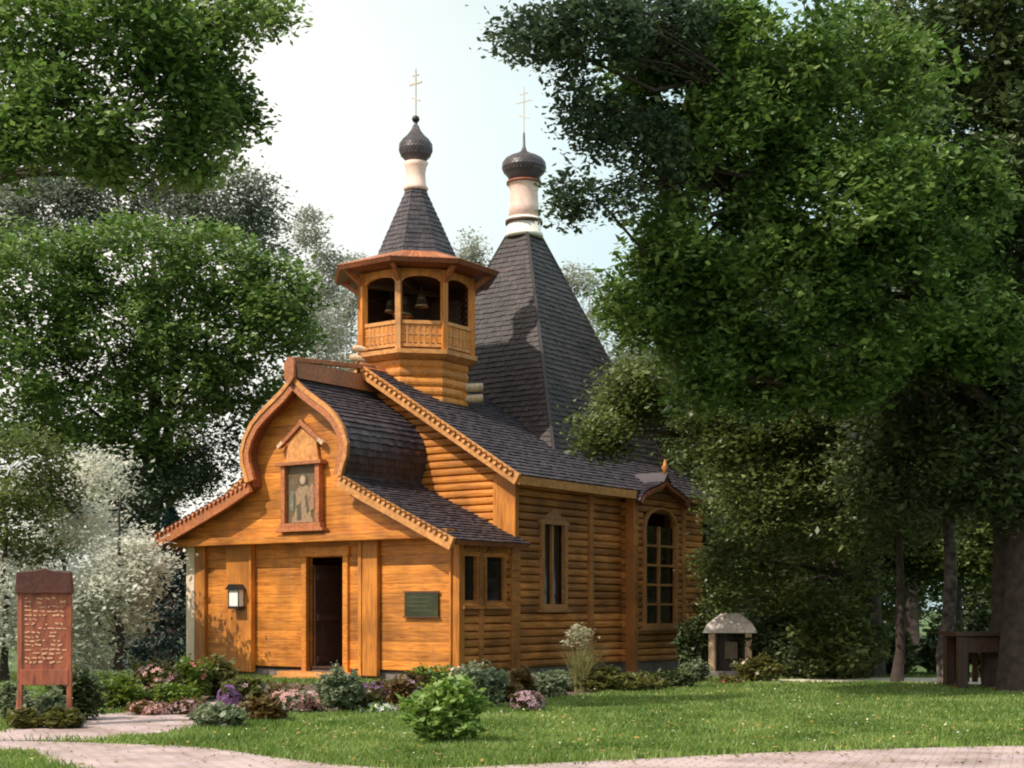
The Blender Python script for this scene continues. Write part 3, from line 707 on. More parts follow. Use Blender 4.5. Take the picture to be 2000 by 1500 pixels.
# ------------------------------------------------------------------ sign board at the left
sg_ = empty('sign_board', (-5.93, 18.2, 0), math.radians(10)); tag(sg_, 'tall reddish wooden notice board with dark roof beside the path', 'sign')
MB().box(-.29, .29, -.03, .03, .54, 1.72).build('board', W_sign, sg_, .01)
MB().box(-.33, -.27, -.05, .05, 0, 1.78).build('post', W_sign, sg_, .008)
MB().box(.27, .33, -.05, .05, .0, 1.78).build('post', W_sign, sg_, .008)
MB().prism([(-.35, 1.70), (.35, 1.70), (.33, 1.97), (.10, 1.99), (0, 2.02), (-.10, 1.99), (-.33, 1.97)], -.12, .08).build('roof', wood('sign_roof', (.11, .025, .015), (.05, .012, .008), (9,9,9)), sg_, .01)
MB().box(-.29, .29, -.06, -.031, .54, .74).build('lower_rail', W_sign, sg_, .006)
# carved lettering rows, too worn to be read in the photo: irregular pale strokes
lt = MB(); random.seed(3)
for r_ in range(16):
    x = -.24; z = 1.64-r_*.054
    while x < .22:
        w3 = random.uniform(.02, .09)
        if random.random() < .82: lt.bar((x, -.034, z+random.uniform(-.012, .012)), (x+w3, -.034, z+random.uniform(-.016, .016)), .006, random.uniform(.012, .026))
        x += w3+random.uniform(.012, .03)
lt.build('worn_lettering', plain('sign_paint', (.62, .33, .20), .7, var=.3, scale=20), sg_)['kind'] = 'stuff'
MB().bar((-.34, -.03, 0.0), (-.34, .55, 1.1), .05, .05).build('brace', W_sign, sg_)

# ------------------------------------------------------------------ little shrine at the right
sx_, sy_ = gp(1428, 1322)
shr = empty('garden_shrine', (sx_, sy_, 0), math.radians(-12)); tag(shr, 'small pale canopy shrine with hipped roof beside the dark trees', 'shrine')
for a in (-1, 1):
    for b in (-1, 1): MB().box(a*.40-.07, a*.40+.07, b*.32-.07, b*.32+.07, 0, .98).build('post', W_pale, shr, .01)
MB().box(-.52, .52, -.45, .45, -.0, .14).build('base', STONE, shr, .02)
MB().box(-.33, .33, .22, .30, .14, .98).box(-.33, -.29, -.2, .22, .14, .98).box(.29, .33, -.2, .22, .14, .98).build('niche', W_dark, shr)
m_ = MB(); m_.add([(-.60,-.52,.98),(.60,-.52,.98),(.60,.52,.98),(-.60,.52,.98),(-.50,-.42,1.18),(.50,-.42,1.18),(.50,.42,1.18),(-.50,.42,1.18),(-.20,-.16,1.42),(.20,-.16,1.42),(.20,.16,1.42),(-.20,.16,1.42)],
    [(0,1,5,4),(1,2,6,5),(2,3,7,6),(3,0,4,7),(4,5,9,8),(5,6,10,9),(6,7,11,10),(7,4,8,11),(8,9,10,11),(3,2,1,0)])
m_.build('roof', wood('shrine_roof', (.82, .70, .62), (.60, .48, .40), (10,10,10)), shr, .015)
MB().box(-.14, .14, .02, .12, .40, .78).build('icon', ICG, shr)
# dark wooden bench / table at the right
tx, ty = gp(1908, 1346)
tb = empty('wooden_table', (tx, ty, 0), math.radians(6)); tag(tb, 'weathered dark brown garden table at the edge of the right lawn', 'table')
MB().box(-.58, .58, -.42, .42, 1.00, 1.08).build('top', W_dark, tb, .01)
for a in (-1, 1):
    for b in (-1, 1): MB().box(a*.42-.09, a*.42+.09, b*.30-.07, b*.30+.07, 0, 1.0).build('leg', W_dark, tb, .01)
MB().box(-.42, .42, -.33, -.27, .70, .99).build('apron', W_dark, tb); MB().box(-.42, .42, .27, .33, .70, .99).build('apron', W_dark, tb)
m_ = MB()
for i in range(4): m_.box(-.30+i*.17, -.19+i*.17, .28, .31, .12, .695)
m_.build('slat', W_dark, tb)

# ------------------------------------------------------------------ foliage
def quads_obj(name, V, mat, parent=None, nper=4):
    """V: (n, nper, 3) leaf polygons"""
    n = len(V); me = bpy.data.meshes.new(name)
    me.vertices.add(n*nper); me.vertices.foreach_set('co', V.astype(np.float32).ravel())
    me.loops.add(n*nper); me.loops.foreach_set('vertex_index', np.arange(n*nper, dtype=np.int32))
    me.polygons.add(n); me.polygons.foreach_set('loop_start', np.arange(0, n*nper, nper, dtype=np.int32))
    me.materials.append(mat); me.update(calc_edges=True)
    o = bpy.data.objects.new(name, me); COL.objects.link(o); o.parent = parent; return o
rng = np.random.default_rng(11)
def leaves_at(cent, size, up=.5, aspect=.55, droop=.2):
    n = len(cent)
    nrm = rng.normal(size=(n, 3)); nrm[:, 2] = np.abs(nrm[:, 2])+up*2; nrm /= np.linalg.norm(nrm, axis=1)[:, None]
    d = rng.normal(size=(n, 3)); d[:, 2] -= droop; d -= nrm*np.sum(d*nrm, 1)[:, None]; d /= np.linalg.norm(d, axis=1)[:, None]
    s = np.cross(nrm, d); L = (size*np.clip(rng.lognormal(-.05, .30, n), .4, 1.6))[:, None]; Wd = L*aspect*.5*rng.uniform(.7, 1.3, n)[:, None]
    V = np.stack([cent-d*L*.5, cent-d*L*.02+s*Wd-nrm*L*.06, cent+d*L*.55, cent-d*L*.02-s*Wd-nrm*L*.06], 1)
    return V
def clump_points(c, r, n, spread=.2, per=14, gap=.0, hollow=.5):
    ns = max(4, n//per); c = np.array(c); r = np.array(r)
    d = rng.normal(size=(ns*2, 3)); d /= np.linalg.norm(d, axis=1)[:, None]
    rad = rng.uniform(hollow**3, 1.0, ns*2)**(1/3)
    # lumpy outline
    P = d*rad[:, None]
    lump = np.array([noise.noise(Vector(x*2.1+c*.7)) for x in d]); P *= (1+.45*lump)[:, None]
    Q = c+P*r
    keep = np.array([noise.noise(Vector(q*1.1)) for q in Q]) > gap-.25
    Q = Q[keep][:ns]
    pts = np.repeat(Q, per, axis=0); pts = pts+rng.normal(size=pts.shape)*spread*np.array([1, 1, .55])
    return pts, Q
def curve(p, q, sag=.1, n=6, wob=.06):
    p, q = Vector(p), Vector(q); L = (q-p).length; o = []
    for i in range(n+1):
        t = i/n; x = p.lerp(q, t); x.z += math.sin(math.pi*t)*sag*L
        if 0 < i < n: x += Vector((random.gauss(0, 1), random.gauss(0, 1), random.gauss(0, 1)))*wob*L*.3
        o.append(x)
    return o
def tree(name, label, cat, base, H_, tr, clumps, mat, size, group=None, bark=BARK, spread=.22, gap=0., lean=(0,0), twig=True, branch_from=.35, hollow=.5, droop=.2, dens_=2.3):
    size = size*.66
    bx, by = base; root = empty(name, (bx, by, 0)); tag(root, label, cat, group)
    off = Vector((bx, by, 0)); m = MB()
    n = 9; T = []
    for i in range(n+1):
        t = i/n; T.append(Vector((lean[0]*t+random.gauss(0, .04)*(i > 0), lean[1]*t+random.gauss(0, .04)*(i > 0), H_*t-.05)))
    rad = [tr*(1.45 if i == 0 else 1.0-.82*(i/n)) for i in range(n+1)]
    m.tube(T, rad, 12)
    P = []
    for (c, r, nl) in clumps:
        c = Vector(c)-off
        zt = min(max(c.z*.62, H_*branch_from*.6), H_*.93); k = zt/H_*n; i = int(k); st_ = T[i].lerp(T[min(i+1, n)], k-i)
        br0 = max(.03, tr*.30*(1-.5*zt/H_))
        cv = curve(st_, c, .10, 7, .12); m.tube(cv, [br0*(1-.8*j/7) for j in range(8)], 7)
        pts, Q = clump_points(np.array(c+off), r, int(nl*dens_), spread, gap=gap, hollow=hollow)
        P.append(pts-np.array(off))
        if twig:
            for q in Q[::max(1, len(Q)//14)]:
                m.tube(curve(cv[5], Vector(q)-off, .05, 3, .1), [br0*.22, br0*.16, br0*.10, br0*.05], 5, False)
    m.build('trunk', bark, root)
    quads_obj('crown', leaves_at(np.concatenate(P), size, droop=droop), mat, root)
    return root
def C(px, py, Y, rx, ry, n, rd=None):
    k = Y/F; return (wp(px, py, Y), (rx*k, rd if rd else (rx+ry)/2*k*1.1, ry*k), n)
L_near = leafmat('leaf_bright', [(.026, .050, .016), (.070, .125, .030), (.14, .22, .052), (.28, .36, .12), (.46, .50, .30)], pos=[0, .3, .58, .8, 1])
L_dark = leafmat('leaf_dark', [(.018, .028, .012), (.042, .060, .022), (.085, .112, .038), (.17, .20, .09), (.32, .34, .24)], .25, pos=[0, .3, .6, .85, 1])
L_grey = leafmat('leaf_greygreen', [(.05, .065, .05), (.10, .125, .09), (.17, .19, .14), (.28, .29, .23), (.42, .42, .36)], .4, pos=[0, .3, .6, .85, 1])
L_blue = leafmat('leaf_bluish', [(.020, .032, .024), (.038, .062, .038), (.075, .11, .055), (.16, .20, .12), (.3, .34, .26)], .3, pos=[0, .3, .6, .85, 1])
L_olive = leafmat('leaf_olive', [(.028, .042, .012), (.070, .096, .024), (.13, .165, .045), (.25, .27, .11), (.42, .43, .27)], .35, pos=[0, .3, .6, .85, 1])
L_pale = leafmat('leaf_sky_haze', [(.32, .34, .27), (.56, .56, .48), (.76, .74, .66), (.86, .83, .77)], .45)  # near-white leaf tones carry the bright sky and haze behind sparse foliage
L_mist = leafmat('leaf_distant', [(.16, .18, .13), (.27, .28, .22), (.38, .38, .31), (.50, .48, .40)], .35)  # haze over the far trees is put into these pale leaf colours
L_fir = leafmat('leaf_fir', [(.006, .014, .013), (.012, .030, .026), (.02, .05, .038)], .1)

# right: the great near tree, its boughs reaching over the tent roof
tree('lime_tree', 'huge tree at the right edge whose bright boughs reach over the church', 'tree', gp(2010, 1352), 14, .42, [
    C(1050, 70, 20, 80, 60, 900), C(1160, 50, 20, 100, 70, 1500), C(1150, 200, 20.5, 50, 85, 800), C(1240, 300, 21, 90, 80, 1300), C(1165, 385, 21, 85, 55, 1100),
    C(1290, 60, 21, 100, 90, 1700)], L_blue, .15, spread=.16, gap=.05, droop=.3)
tree('maple_tree', 'broad bright green tree filling the upper right behind the lime boughs', 'tree', gp(1965, 1345), 13, .33, [
    C(1330, 170, 22, 130, 110, 3600), C(1480, 110, 22, 160, 130, 4600), C(1440, 300, 22, 160, 130, 4600), C(1640, 200, 23, 200, 170, 6500),
    C(1650, 400, 22, 190, 120, 5000), C(1380, 470, 22, 160, 100, 4300), C(1270, 580, 22.5, 95, 90, 2400), C(1340, 700, 23, 110, 90, 2700), C(1540, 600, 23, 180, 130, 5200),
    C(1750, 560, 23, 180, 140, 5200), C(1860, 400, 23.5, 110, 110, 2600), C(1900, 620, 24, 120, 110, 2400), C(1480, 730, 24, 120, 80, 2200), C(1660, 720, 24, 140, 90, 2600)], L_near, .19, spread=.15, gap=.10)
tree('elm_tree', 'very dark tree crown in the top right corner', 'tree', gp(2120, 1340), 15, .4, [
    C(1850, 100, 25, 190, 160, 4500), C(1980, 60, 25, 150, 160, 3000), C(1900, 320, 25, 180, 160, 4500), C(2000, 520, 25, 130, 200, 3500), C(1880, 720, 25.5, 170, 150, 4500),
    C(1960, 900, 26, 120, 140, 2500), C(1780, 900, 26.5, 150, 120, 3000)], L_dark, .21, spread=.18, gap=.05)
tree('oak_tree', 'dark olive tree drooping over the side gable of the church', 'tree', gp(1700, 1322), 9, .26, [
    C(1185, 850, 29, 55, 45, 1100), C(1225, 760, 29.5, 60, 60, 1300),  C(1255, 770, 30, 80, 75, 1900), C(1440, 820, 29, 120, 100, 3600), C(1540, 800, 29, 160, 120, 4200), C(1500, 960, 29, 110, 100, 3400), C(1640, 960, 29, 160, 120, 4000),
    C(1800, 960, 30, 120, 120, 2500), C(1450, 1090, 31.5, 80, 90, 2200), C(1412, 960, 34.5, 48, 70, 1300), C(1412, 1090, 34.5, 45, 80, 1300), C(1412, 1200, 34.5, 45, 70, 1200), C(1600, 1110, 31, 130, 100, 3200)], L_olive, .165, spread=.18, gap=.05)
# forest behind the church on the right
fo = [(1410, 40, 11), (1560, 44, 12), (1700, 39, 11), (1860, 42, 12), (2020, 38, 12), (1480, 52, 14), (1780, 54, 15)]
fl_ = ['dark tree right behind the side gable of the church', 'dark woodland tree second from the church', 'dark woodland tree above the far path', 'dark woodland tree behind the garden table', 'dark woodland tree at the right edge behind the table', 'tall dark tree deep in the wood nearer the church', 'tall dark tree deep in the wood at the far right']
for i, (px, Y, h) in enumerate(fo):
    bx, by = (px-1000)/F*Y, Y; cl = []
    for k in range(9):
        a = random.uniform(0, 6.28); zz = random.uniform(.12, .95)*h if i not in (2, 3) else random.uniform(.28, .95)*h; rr = random.uniform(.3, 1.0)*2.2*(1.15-zz/h)+.4
        cl.append(((bx+rr*math.cos(a), by+rr*math.sin(a), zz), (1.8, 1.7, 1.35), 2300))
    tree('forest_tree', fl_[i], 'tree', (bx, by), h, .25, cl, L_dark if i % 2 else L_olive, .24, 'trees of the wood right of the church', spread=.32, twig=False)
# near trunks
def bare_trunk(px, py, h, r, lab, bark=BARK):
    x, y = gp(px, py); t = empty('tree_stem', (x, y, 0)); tag(t, lab, 'tree')
    m = MB(); pts = [Vector((random.gauss(0, .05), random.gauss(0, .05), -.05+h*i/8)) for i in range(9)]
    m.tube(pts, [r*(1.5 if i == 0 else 1-.5*i/8) for i in range(9)], 12)
    ends = []
    for k in range(6):
        a = k*1.1+random.random(); e = pts[6+k % 3]+Vector((math.cos(a)*1.3, math.sin(a)*1.3, 1.2)); m.tube(curve(pts[5+k % 3], e, .1, 5), [r*.35*(1-.8*j/5) for j in range(6)], 6); ends.append(e)
    m.build('trunk', bark, t)
    P = np.concatenate([clump_points(np.array(e)+np.array([x, y, 0]), (1.0, 1.0, .7), 900, .25)[0] for e in ends])-np.array([x, y, 0])
    quads_obj('crown', leaves_at(P, .17), L_dark, t)
bare_trunk(1850, 1338, 5.5, .16, 'slim dark trunk with pale bark flecks left of the garden table', plain('fleck_bark', (.085, .065, .06), .95, var=.8, scale=9, bump=1))
bare_trunk(1755, 1336, 6.0, .10, 'thin dark trunk beside the gap of light in the wood')

# left: near bough of a tree outside the frame
tree('ash_tree', 'tall near tree hanging into the top left corner', 'tree', ((-330-1000)/F*20, 20), 13, .24, [
    C(60, 60, 18, 150, 110, 2300), C(250, 70, 18, 140, 100, 2300), C(430, 30, 18.5, 100, 50, 900), C(150, 230, 18, 160, 100, 2300), C(330, 210, 18.5, 120, 80, 1800), C(440, 150, 19, 50, 60, 600), C(465, 230, 19, 42, 65, 700),
    C(30, 320, 18, 70, 60, 600), C(230, 310, 18.5, 80, 50, 700), C(350, 310, 18.5, 90, 50, 800), C(540, 30, 19, 40, 40, 250)], L_near, .15, spread=.15, gap=.16, droop=.4, branch_from=.75)
tree('chestnut_tree', 'rounded deep green tree left behind the porch roof', 'tree', ((300-1000)/F*40, 40), 11.5, .35, [
    C(70, 540, 37, 130, 100, 2600), C(250, 520, 38, 130, 90, 2600), C(420, 530, 39, 110, 90, 2300), C(540, 570, 39, 80, 70, 1700), C(430, 640, 39, 150, 90, 2900), C(220, 650, 38, 160, 100, 2900),
    C(50, 690, 37, 120, 100, 2200), C(350, 750, 39, 140, 90, 2500), C(170, 800, 38, 130, 90, 2300), C(480, 760, 40, 90, 80, 1600), C(290, 860, 38.5, 100, 60, 1300), C(560, 650, 41, 60, 60, 900), C(230, 920, 40, 110, 60, 1500), C(330, 940, 41, 80, 50, 1000), C(60, 830, 38, 100, 60, 1300)], L_near, .24, spread=.22, gap=.04)
tree('alder_tree', 'thin grey green treetop showing sky between the two left crowns', 'tree', ((330-1000)/F*48, 48), 15, .22, [
    C(440, 400, 46, 85, 75, 2000), C(500, 400, 46, 40, 65, 700), C(330, 430, 46, 90, 60, 1500), C(220, 390, 46, 100, 65, 1800), C(90, 420, 45, 110, 65, 1900), C(330, 330, 46, 80, 50, 1000), C(520, 480, 46, 50, 40, 700), C(10, 390, 45, 60, 60, 900), C(130, 350, 45, 90, 40, 1000), C(20, 480, 45, 90, 50, 1200)], L_grey, .22, spread=.34, gap=.06)
tree('hazel_tree', 'yellowish green low tree above the sign board', 'tree', ((-60-1000)/F*30, 30), 5, .14, [
    C(40, 900, 30, 90, 70, 1300), C(20, 1010, 29, 80, 60, 1300), C(110, 960, 31, 60, 50, 800), C(60, 1080, 30, 70, 30, 500)], L_olive, .17, spread=.2)
tree('holly_tree', 'small dark tree above the left eave', 'tree', ((280-1000)/F*38, 38), 5.5, .12, [
    C(270, 980, 38, 80, 70, 1800), C(350, 930, 39, 70, 50, 1200), C(420, 880, 40, 60, 60, 1200), C(230, 1030, 38, 50, 40, 800)], L_blue, .17, spread=.2)
wl = [((120, 32), [C(60, 960, 32, 80, 50, 900), C(190, 930, 33, 70, 50, 900), C(150, 1030, 32, 100, 60, 1700), C(60, 1100, 32, 50, 50, 600)], 'willow with haze-pale leaf colour rising behind the notice board'),
      ((235, 30), [C(250, 1090, 30.5, 70, 50, 1500), C(200, 1150, 30, 80, 70, 1900), C(130, 1190, 30, 70, 80, 1600), C(235, 1200, 31, 45, 50, 700), C(270, 1130, 31, 40, 45, 700), C(165, 1270, 30, 45, 50, 800)], 'willow shrub with haze-pale leaf colour between the notice board and the church'),
      ((10, 29), [C(0, 1150, 29, 35, 80, 900), C(-60, 1200, 29, 70, 100, 1400), C(10, 1270, 29, 35, 60, 800)], 'shrub with haze-pale leaf colour at the left edge behind the notice board')]
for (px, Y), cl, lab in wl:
    tree('willow_tree', lab, 'tree', ((px-1000)/F*Y, Y), 4.0, .09, cl, L_pale, .16, 'haze-pale willows left of the church', spread=.26, hollow=.3)
# distant pale trees
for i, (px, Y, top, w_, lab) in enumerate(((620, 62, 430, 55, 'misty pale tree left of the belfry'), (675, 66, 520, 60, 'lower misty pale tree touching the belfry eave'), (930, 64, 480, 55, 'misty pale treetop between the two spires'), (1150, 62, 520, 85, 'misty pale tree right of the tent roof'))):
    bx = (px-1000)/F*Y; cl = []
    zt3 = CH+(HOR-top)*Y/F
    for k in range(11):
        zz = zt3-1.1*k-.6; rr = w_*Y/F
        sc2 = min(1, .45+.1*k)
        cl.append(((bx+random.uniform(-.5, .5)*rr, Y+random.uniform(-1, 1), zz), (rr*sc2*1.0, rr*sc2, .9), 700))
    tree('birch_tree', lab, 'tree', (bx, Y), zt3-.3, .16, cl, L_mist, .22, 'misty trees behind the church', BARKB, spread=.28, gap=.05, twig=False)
# dark fir hedge sloping against the left wall
fx, fy = (335-1000)/F*37, 37
t = empty('fir_tree', (fx, fy, 0)); tag(t, 'dark blue green fir leaning its skirt beside the left church wall', 'tree')
MB().tube([(0,0,-.05), (0,0,4.0)], [.12, .02], 8).build('trunk', BARK, t)
n = 14000; zz = rng.uniform(0, 1, n)**1.4*4.0; rr = (4.1-zz)/4.1*1.95*rng.uniform(.55, 1, n)*(1+.12*np.sin(zz*9)); aa = rng.uniform(0, 6.283, n)
quads_obj('crown', leaves_at(np.stack([rr*np.cos(aa), rr*np.sin(aa), zz-.15*rr+.12], 1), .16, up=.2, aspect=.3, droop=.6), L_fir, t)
# far wood closing the view
P = []
for px in range(-1500, 560, 70):
    Y = random.uniform(70, 82); h = random.uniform(2.2, 3.4)
    for k in range(2): P.append(clump_points(((px-1000)/F*Y, Y, h*(k+.5)/2), (2.6, 2.4, 1.2), 700, .5)[0])
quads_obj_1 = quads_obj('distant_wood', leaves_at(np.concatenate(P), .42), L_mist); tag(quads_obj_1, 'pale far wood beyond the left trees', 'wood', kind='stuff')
P = []
for px in range(1130, 4200, 70):
    if 1730 < px < 1850: continue
    Y = random.uniform(62, 76); h = random.uniform(11, 15)
    for k in range(6): P.append(clump_points(((px-1000)/F*Y, Y, h*(k+.5)/6), (2.6, 2.4, 1.8), 900, .5)[0])
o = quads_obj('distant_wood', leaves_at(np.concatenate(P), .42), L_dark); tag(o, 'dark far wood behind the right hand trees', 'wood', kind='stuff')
P = []
for px in range(560, 1130, 70):
    Y = random.uniform(80, 90)
    for k in range(3): P.append(clump_points(((px-1000)/F*Y, Y, 5*(k+.5)/3), (2.8, 2.4, 1.5), 500, .5)[0])
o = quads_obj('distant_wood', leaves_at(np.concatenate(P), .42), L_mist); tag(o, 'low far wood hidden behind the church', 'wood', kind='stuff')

# ------------------------------------------------------------------ shrubs and flowers
FLW = {k: plain('petal_'+k, c, .6, var=.2) for k, c in dict(pink=(.58, .30, .27), purple=(.19, .08, .21), white=(.74, .70, .64), red=(.46, .12, .08), mauve=(.40, .24, .28), cream=(.70, .60, .45)).items()}
def leaf_set(*c): return leafmat('shrub_leaf_%d' % len(bpy.data.materials), list(c), .4)
S_y = leaf_set((.05, .08, .015), (.14, .20, .03), (.26, .32, .07)); S_o = leaf_set((.05, .055, .015), (.12, .12, .03), (.22, .20, .06))
S_g = leaf_set((.05, .09, .02), (.14, .24, .04), (.32, .42, .12), (.50, .52, .26)); S_s = leaf_set((.05, .075, .035), (.14, .18, .09), (.29, .32, .20), (.42, .42, .32)); S_r = leaf_set((.06, .04, .02), (.15, .09, .03), (.24, .17, .06))
def shrub(px, py, wpx, hpx, mat, label, cat='shrub', flower=None, nfl=0, size=.09, n=1400, name='shrub', stem=False, shape=1.0, zlow=0.0, loose=0):
    x, y = gp(px, py); k = y/F; w_, h = wpx*k/2, hpx*k*.92
    r = empty(name, (x, y, 0)); tag(r, label, cat)
    cz = (zlow+h)/2; rz = (h-zlow)/2
    d = rng.normal(size=(n, 3)); d /= np.linalg.norm(d, axis=1)[:, None]
    rad = rng.uniform(.15, 1, n)**(1/2.6); lump = np.array([noise.noise(Vector(q)*2.2+Vector((px, py, 0))*.13) for q in d])
    P = d*(rad*(1+(.75 if loose else .55)*lump))[:, None]*np.array([w_, w_*.85, rz])+np.array([0, 0, cz])
    # loose sprigs standing out of the outline
    ns = 26 if loose else 12; sp = []
    for i in range(ns):
        a = random.uniform(0, 6.28); e = random.uniform(.2, 1.35); v = np.array([math.cos(a)*math.cos(e)*w_, math.sin(a)*math.cos(e)*w_*.85, math.sin(e)*rz]); t_ = rng.uniform(.6, random.uniform(1.1, 1.55), 34)[:, None]
        sp.append(np.array([0, 0, cz])+v*t_+rng.normal(size=(34, 3))*size*.35)
    P = np.concatenate([P]+sp); P[:, 2] = np.maximum(P[:, 2], .02); nP = len(P)
    quads_obj('foliage', leaves_at(P, size), mat, r)
    m = MB()
    for i in range(9):
        a = i*.7; q = Vector((math.cos(a)*w_*.6*random.random(), math.sin(a)*w_*.6*random.random(), cz+rz*.4)); m.tube(curve((random.gauss(0, .02), random.gauss(0, .02), -.02), q, .03, 4), [.02, .017, .013, .01, .005], 5)
    m.build('stem', BARK, r)
    if flower:
        f = MB(); indiv = nfl <= 40
        for i in range(nfl):
            q = Vector(P[rng.integers(n)]); dd = Vector((q.x/w_, q.y/w_, (q.z-cz)/rz)); 
            if dd.length < .5: continue
            dd.normalize(); lm = 1.02; c = Vector((dd.x*w_*lm, dd.y*w_*.85*lm, max(.03, cz+dd.z*rz*lm)))
            if c.z < cz-.5*rz: continue
            s = random.uniform(.022, .042); nr = dd; a = nr.cross(Vector((0, 0, 1.01))); 
            if a.length < .05: a = Vector((1, 0, 0))
            a.normalize(); b = nr.cross(a)
            vs_ = [c+nr*s*.2]; 
            for j in range(5):
                t0 = j*2*math.pi/5
                vs_ += [c+(a*math.cos(t0-.4)+b*math.sin(t0-.4))*s*.8+nr*s*.5, c+(a*math.cos(t0)+b*math.sin(t0))*s*1.3+nr*s*.7, c+(a*math.cos(t0+.4)+b*math.sin(t0+.4))*s*.8+nr*s*.5]
            f.add(vs_, [(0, 1+3*j, 2+3*j, 3+3*j) for j in range(5)])
            if indiv: f.build('flower', FLW[flower], r); f = MB()
        if not indiv: tag(f.build('flower', FLW[flower], r), kind='stuff')
    return r
shrub(232, 1388, 90, 72, S_y, 'rounded yellow green shrub next to the notice board')
shrub(305, 1374, 95, 82, S_o, 'olive shrub with pinkish red blooms left of the church', flower='pink', nfl=150)
shrub(372, 1368, 80, 80, S_y, 'yellowish shrub below the left wall post', flower='red', nfl=30)
shrub(428, 1365, 75, 78, S_o, 'brownish olive shrub against the front wall left of the lamp')
shrub(290, 1397, 80, 26, S_r, 'low reddish pink bedding plants along the entrance path', 'flowers', 'pink', 140, .06, 500)
shrub(368, 1396, 80, 28, S_r, 'low mauve bedding plants beside the entrance path', 'flowers', 'mauve', 140, .06, 500)
shrub(447, 1388, 40, 52, S_o, 'deep purple flowers in front of the left pilaster', 'flowers', 'purple', 260, .05, 600)
shrub(430, 1425, 90, 45, S_s, 'greyish green spreading plant at the tip of the lawn')
shrub(515, 1412, 90, 50, S_r, 'dark rusty green shrub left of the pink flowers', flower='white', nfl=10)
shrub(565, 1392, 85, 46, S_s, 'left cushion of pale pink flowers by the doorstep', 'flowers', 'pink', 420, .05, 600)
shrub(618, 1390, 60, 36, S_o, 'right cushion of pale pink flowers by the doorstep', 'flowers', 'pink', 260, .05, 400)
shrub(665, 1396, 84, 92, S_s, 'clipped round grey green bush right of the doorway', n=3400, size=.07, zlow=.12)
shrub(745, 1372, 110, 42, S_r, 'purple ground flowers along the wall right of the door', 'flowers', 'purple', 300, .06, 700)
shrub(735, 1395, 70, 20, S_g, 'patch of tiny white flowers at the edge of the lawn', 'flowers', 'white', 90, .05, 300)
shrub(874, 1455, 140, 120, S_g, 'big bright green bush standing in the lawn', n=2600, size=.10, zlow=.06, loose=1)
shrub(940, 1385, 95, 82, S_s, 'greyish bush with whitish tips behind the big green bush', flower='cream', nfl=40)
shrub(985, 1372, 60, 40, S_r, 'dark low shrub under the side wall')
shrub(1030, 1392, 62, 44, S_r, 'dusty pink flower cushion on the lawn edge', 'flowers', 'mauve', 280, .05, 500)
shrub(1075, 1362, 60, 46, S_s, 'bluish grey low plant under the side window')
shrub(1240, 1352, 120, 36, S_o, 'low dark bedding along the foot of the side wall')
shrub(1320, 1345, 70, 36, L_dark, 'low dark shrub at the far church corner')
shrub(1358, 1335, 60, 46, S_s, 'pale bluish plant between the church and the shrine')
shrub(1480, 1332, 90, 50, S_o, 'low olive shrub right of the shrine', flower='cream', nfl=14)
shrub(1420, 1338, 60, 18, S_o, 'small patch of orange brown bedding before the shrine', 'flowers', 'red', 20, .05, 300)
shrub(1560, 1326, 120, 70, L_dark, 'dark rounded shrub at the start of the far path')
shrub(150, 1408, 100, 100, L_dark, 'dark shrub hiding the right post of the notice board', n=1900)
shrub(88, 1416, 80, 62, S_s, 'pale grey shrub between the notice board posts', n=1100)
shrub(52, 1424, 60, 34, S_o, 'low olive plant at the foot of the left post of the notice board')
shrub(25, 1410, 60, 70, S_s, 'grey green shrub at the left edge beside the notice board')
shrub(120, 1424, 70, 34, S_o, 'low olive plant at the foot of the right post of the notice board')
for i, (px, py, w_, h_, mt, lab) in enumerate([
    (1640, 1326, 190, 150, L_olive, 'large olive undergrowth bush midway along the far path'), (1520, 1322, 170, 130, L_dark, 'dark undergrowth bush behind the low olive shrub'),
    (1735, 1320, 110, 95, L_dark, 'dark undergrowth bush left of the gap of light'), (2010, 1322, 170, 110, L_olive, 'undergrowth bush right behind the garden table'),
    (1850, 1319, 90, 95, L_dark, 'dark undergrowth bush between the flecked trunk and the table'), (1935, 1317, 100, 130, L_dark, 'tall dark undergrowth bush behind the garden table'),
    (1358, 1318, 60, 110, L_dark, 'dark bush filling the gap between church and shrine')]):
    shrub(px, py, w_, h_, mt, lab, n=5200, size=.14, name='bush')
shrub(488, 1384, 90, 58, S_o, 'brownish green shrub in front of the lantern pilaster', flower='mauve', nfl=30)
shrub(348, 1384, 90, 48, S_y, 'low golden green shrub behind the mauve bedding plants')
shrub(255, 1372, 90, 56, S_s, 'greyish shrub behind the rounded yellow green one')
shrub(540, 1376, 100, 40, S_r, 'dark rusty shrub row against the front wall by the door')
shrub(705, 1392, 80, 44, S_o, 'low olive shrub right of the clipped round bush', flower='purple', nfl=24)
shrub(795, 1376, 80, 54, S_r, 'purplish brown shrub under the green plaque', flower='mauve', nfl=36)
shrub(840, 1362, 90, 60, S_y, 'yellow green shrub against the wall under the plaque')
shrub(905, 1362, 90, 66, S_s, 'grey green shrub at the right corner of the porch', flower='cream', nfl=40)
shrub(1100, 1350, 100, 42, S_s, 'pale grey cushion plant left of the plumed plant')
shrub(1175, 1352, 100, 50, S_o, 'dull olive shrub right of the plumed plant')
shrub(1015, 1368, 60, 58, S_r, 'reddish brown shrub at the nave corner')
shrub(405, 1408, 60, 24, S_s, 'small pale ground plant at the end of the entrance path')
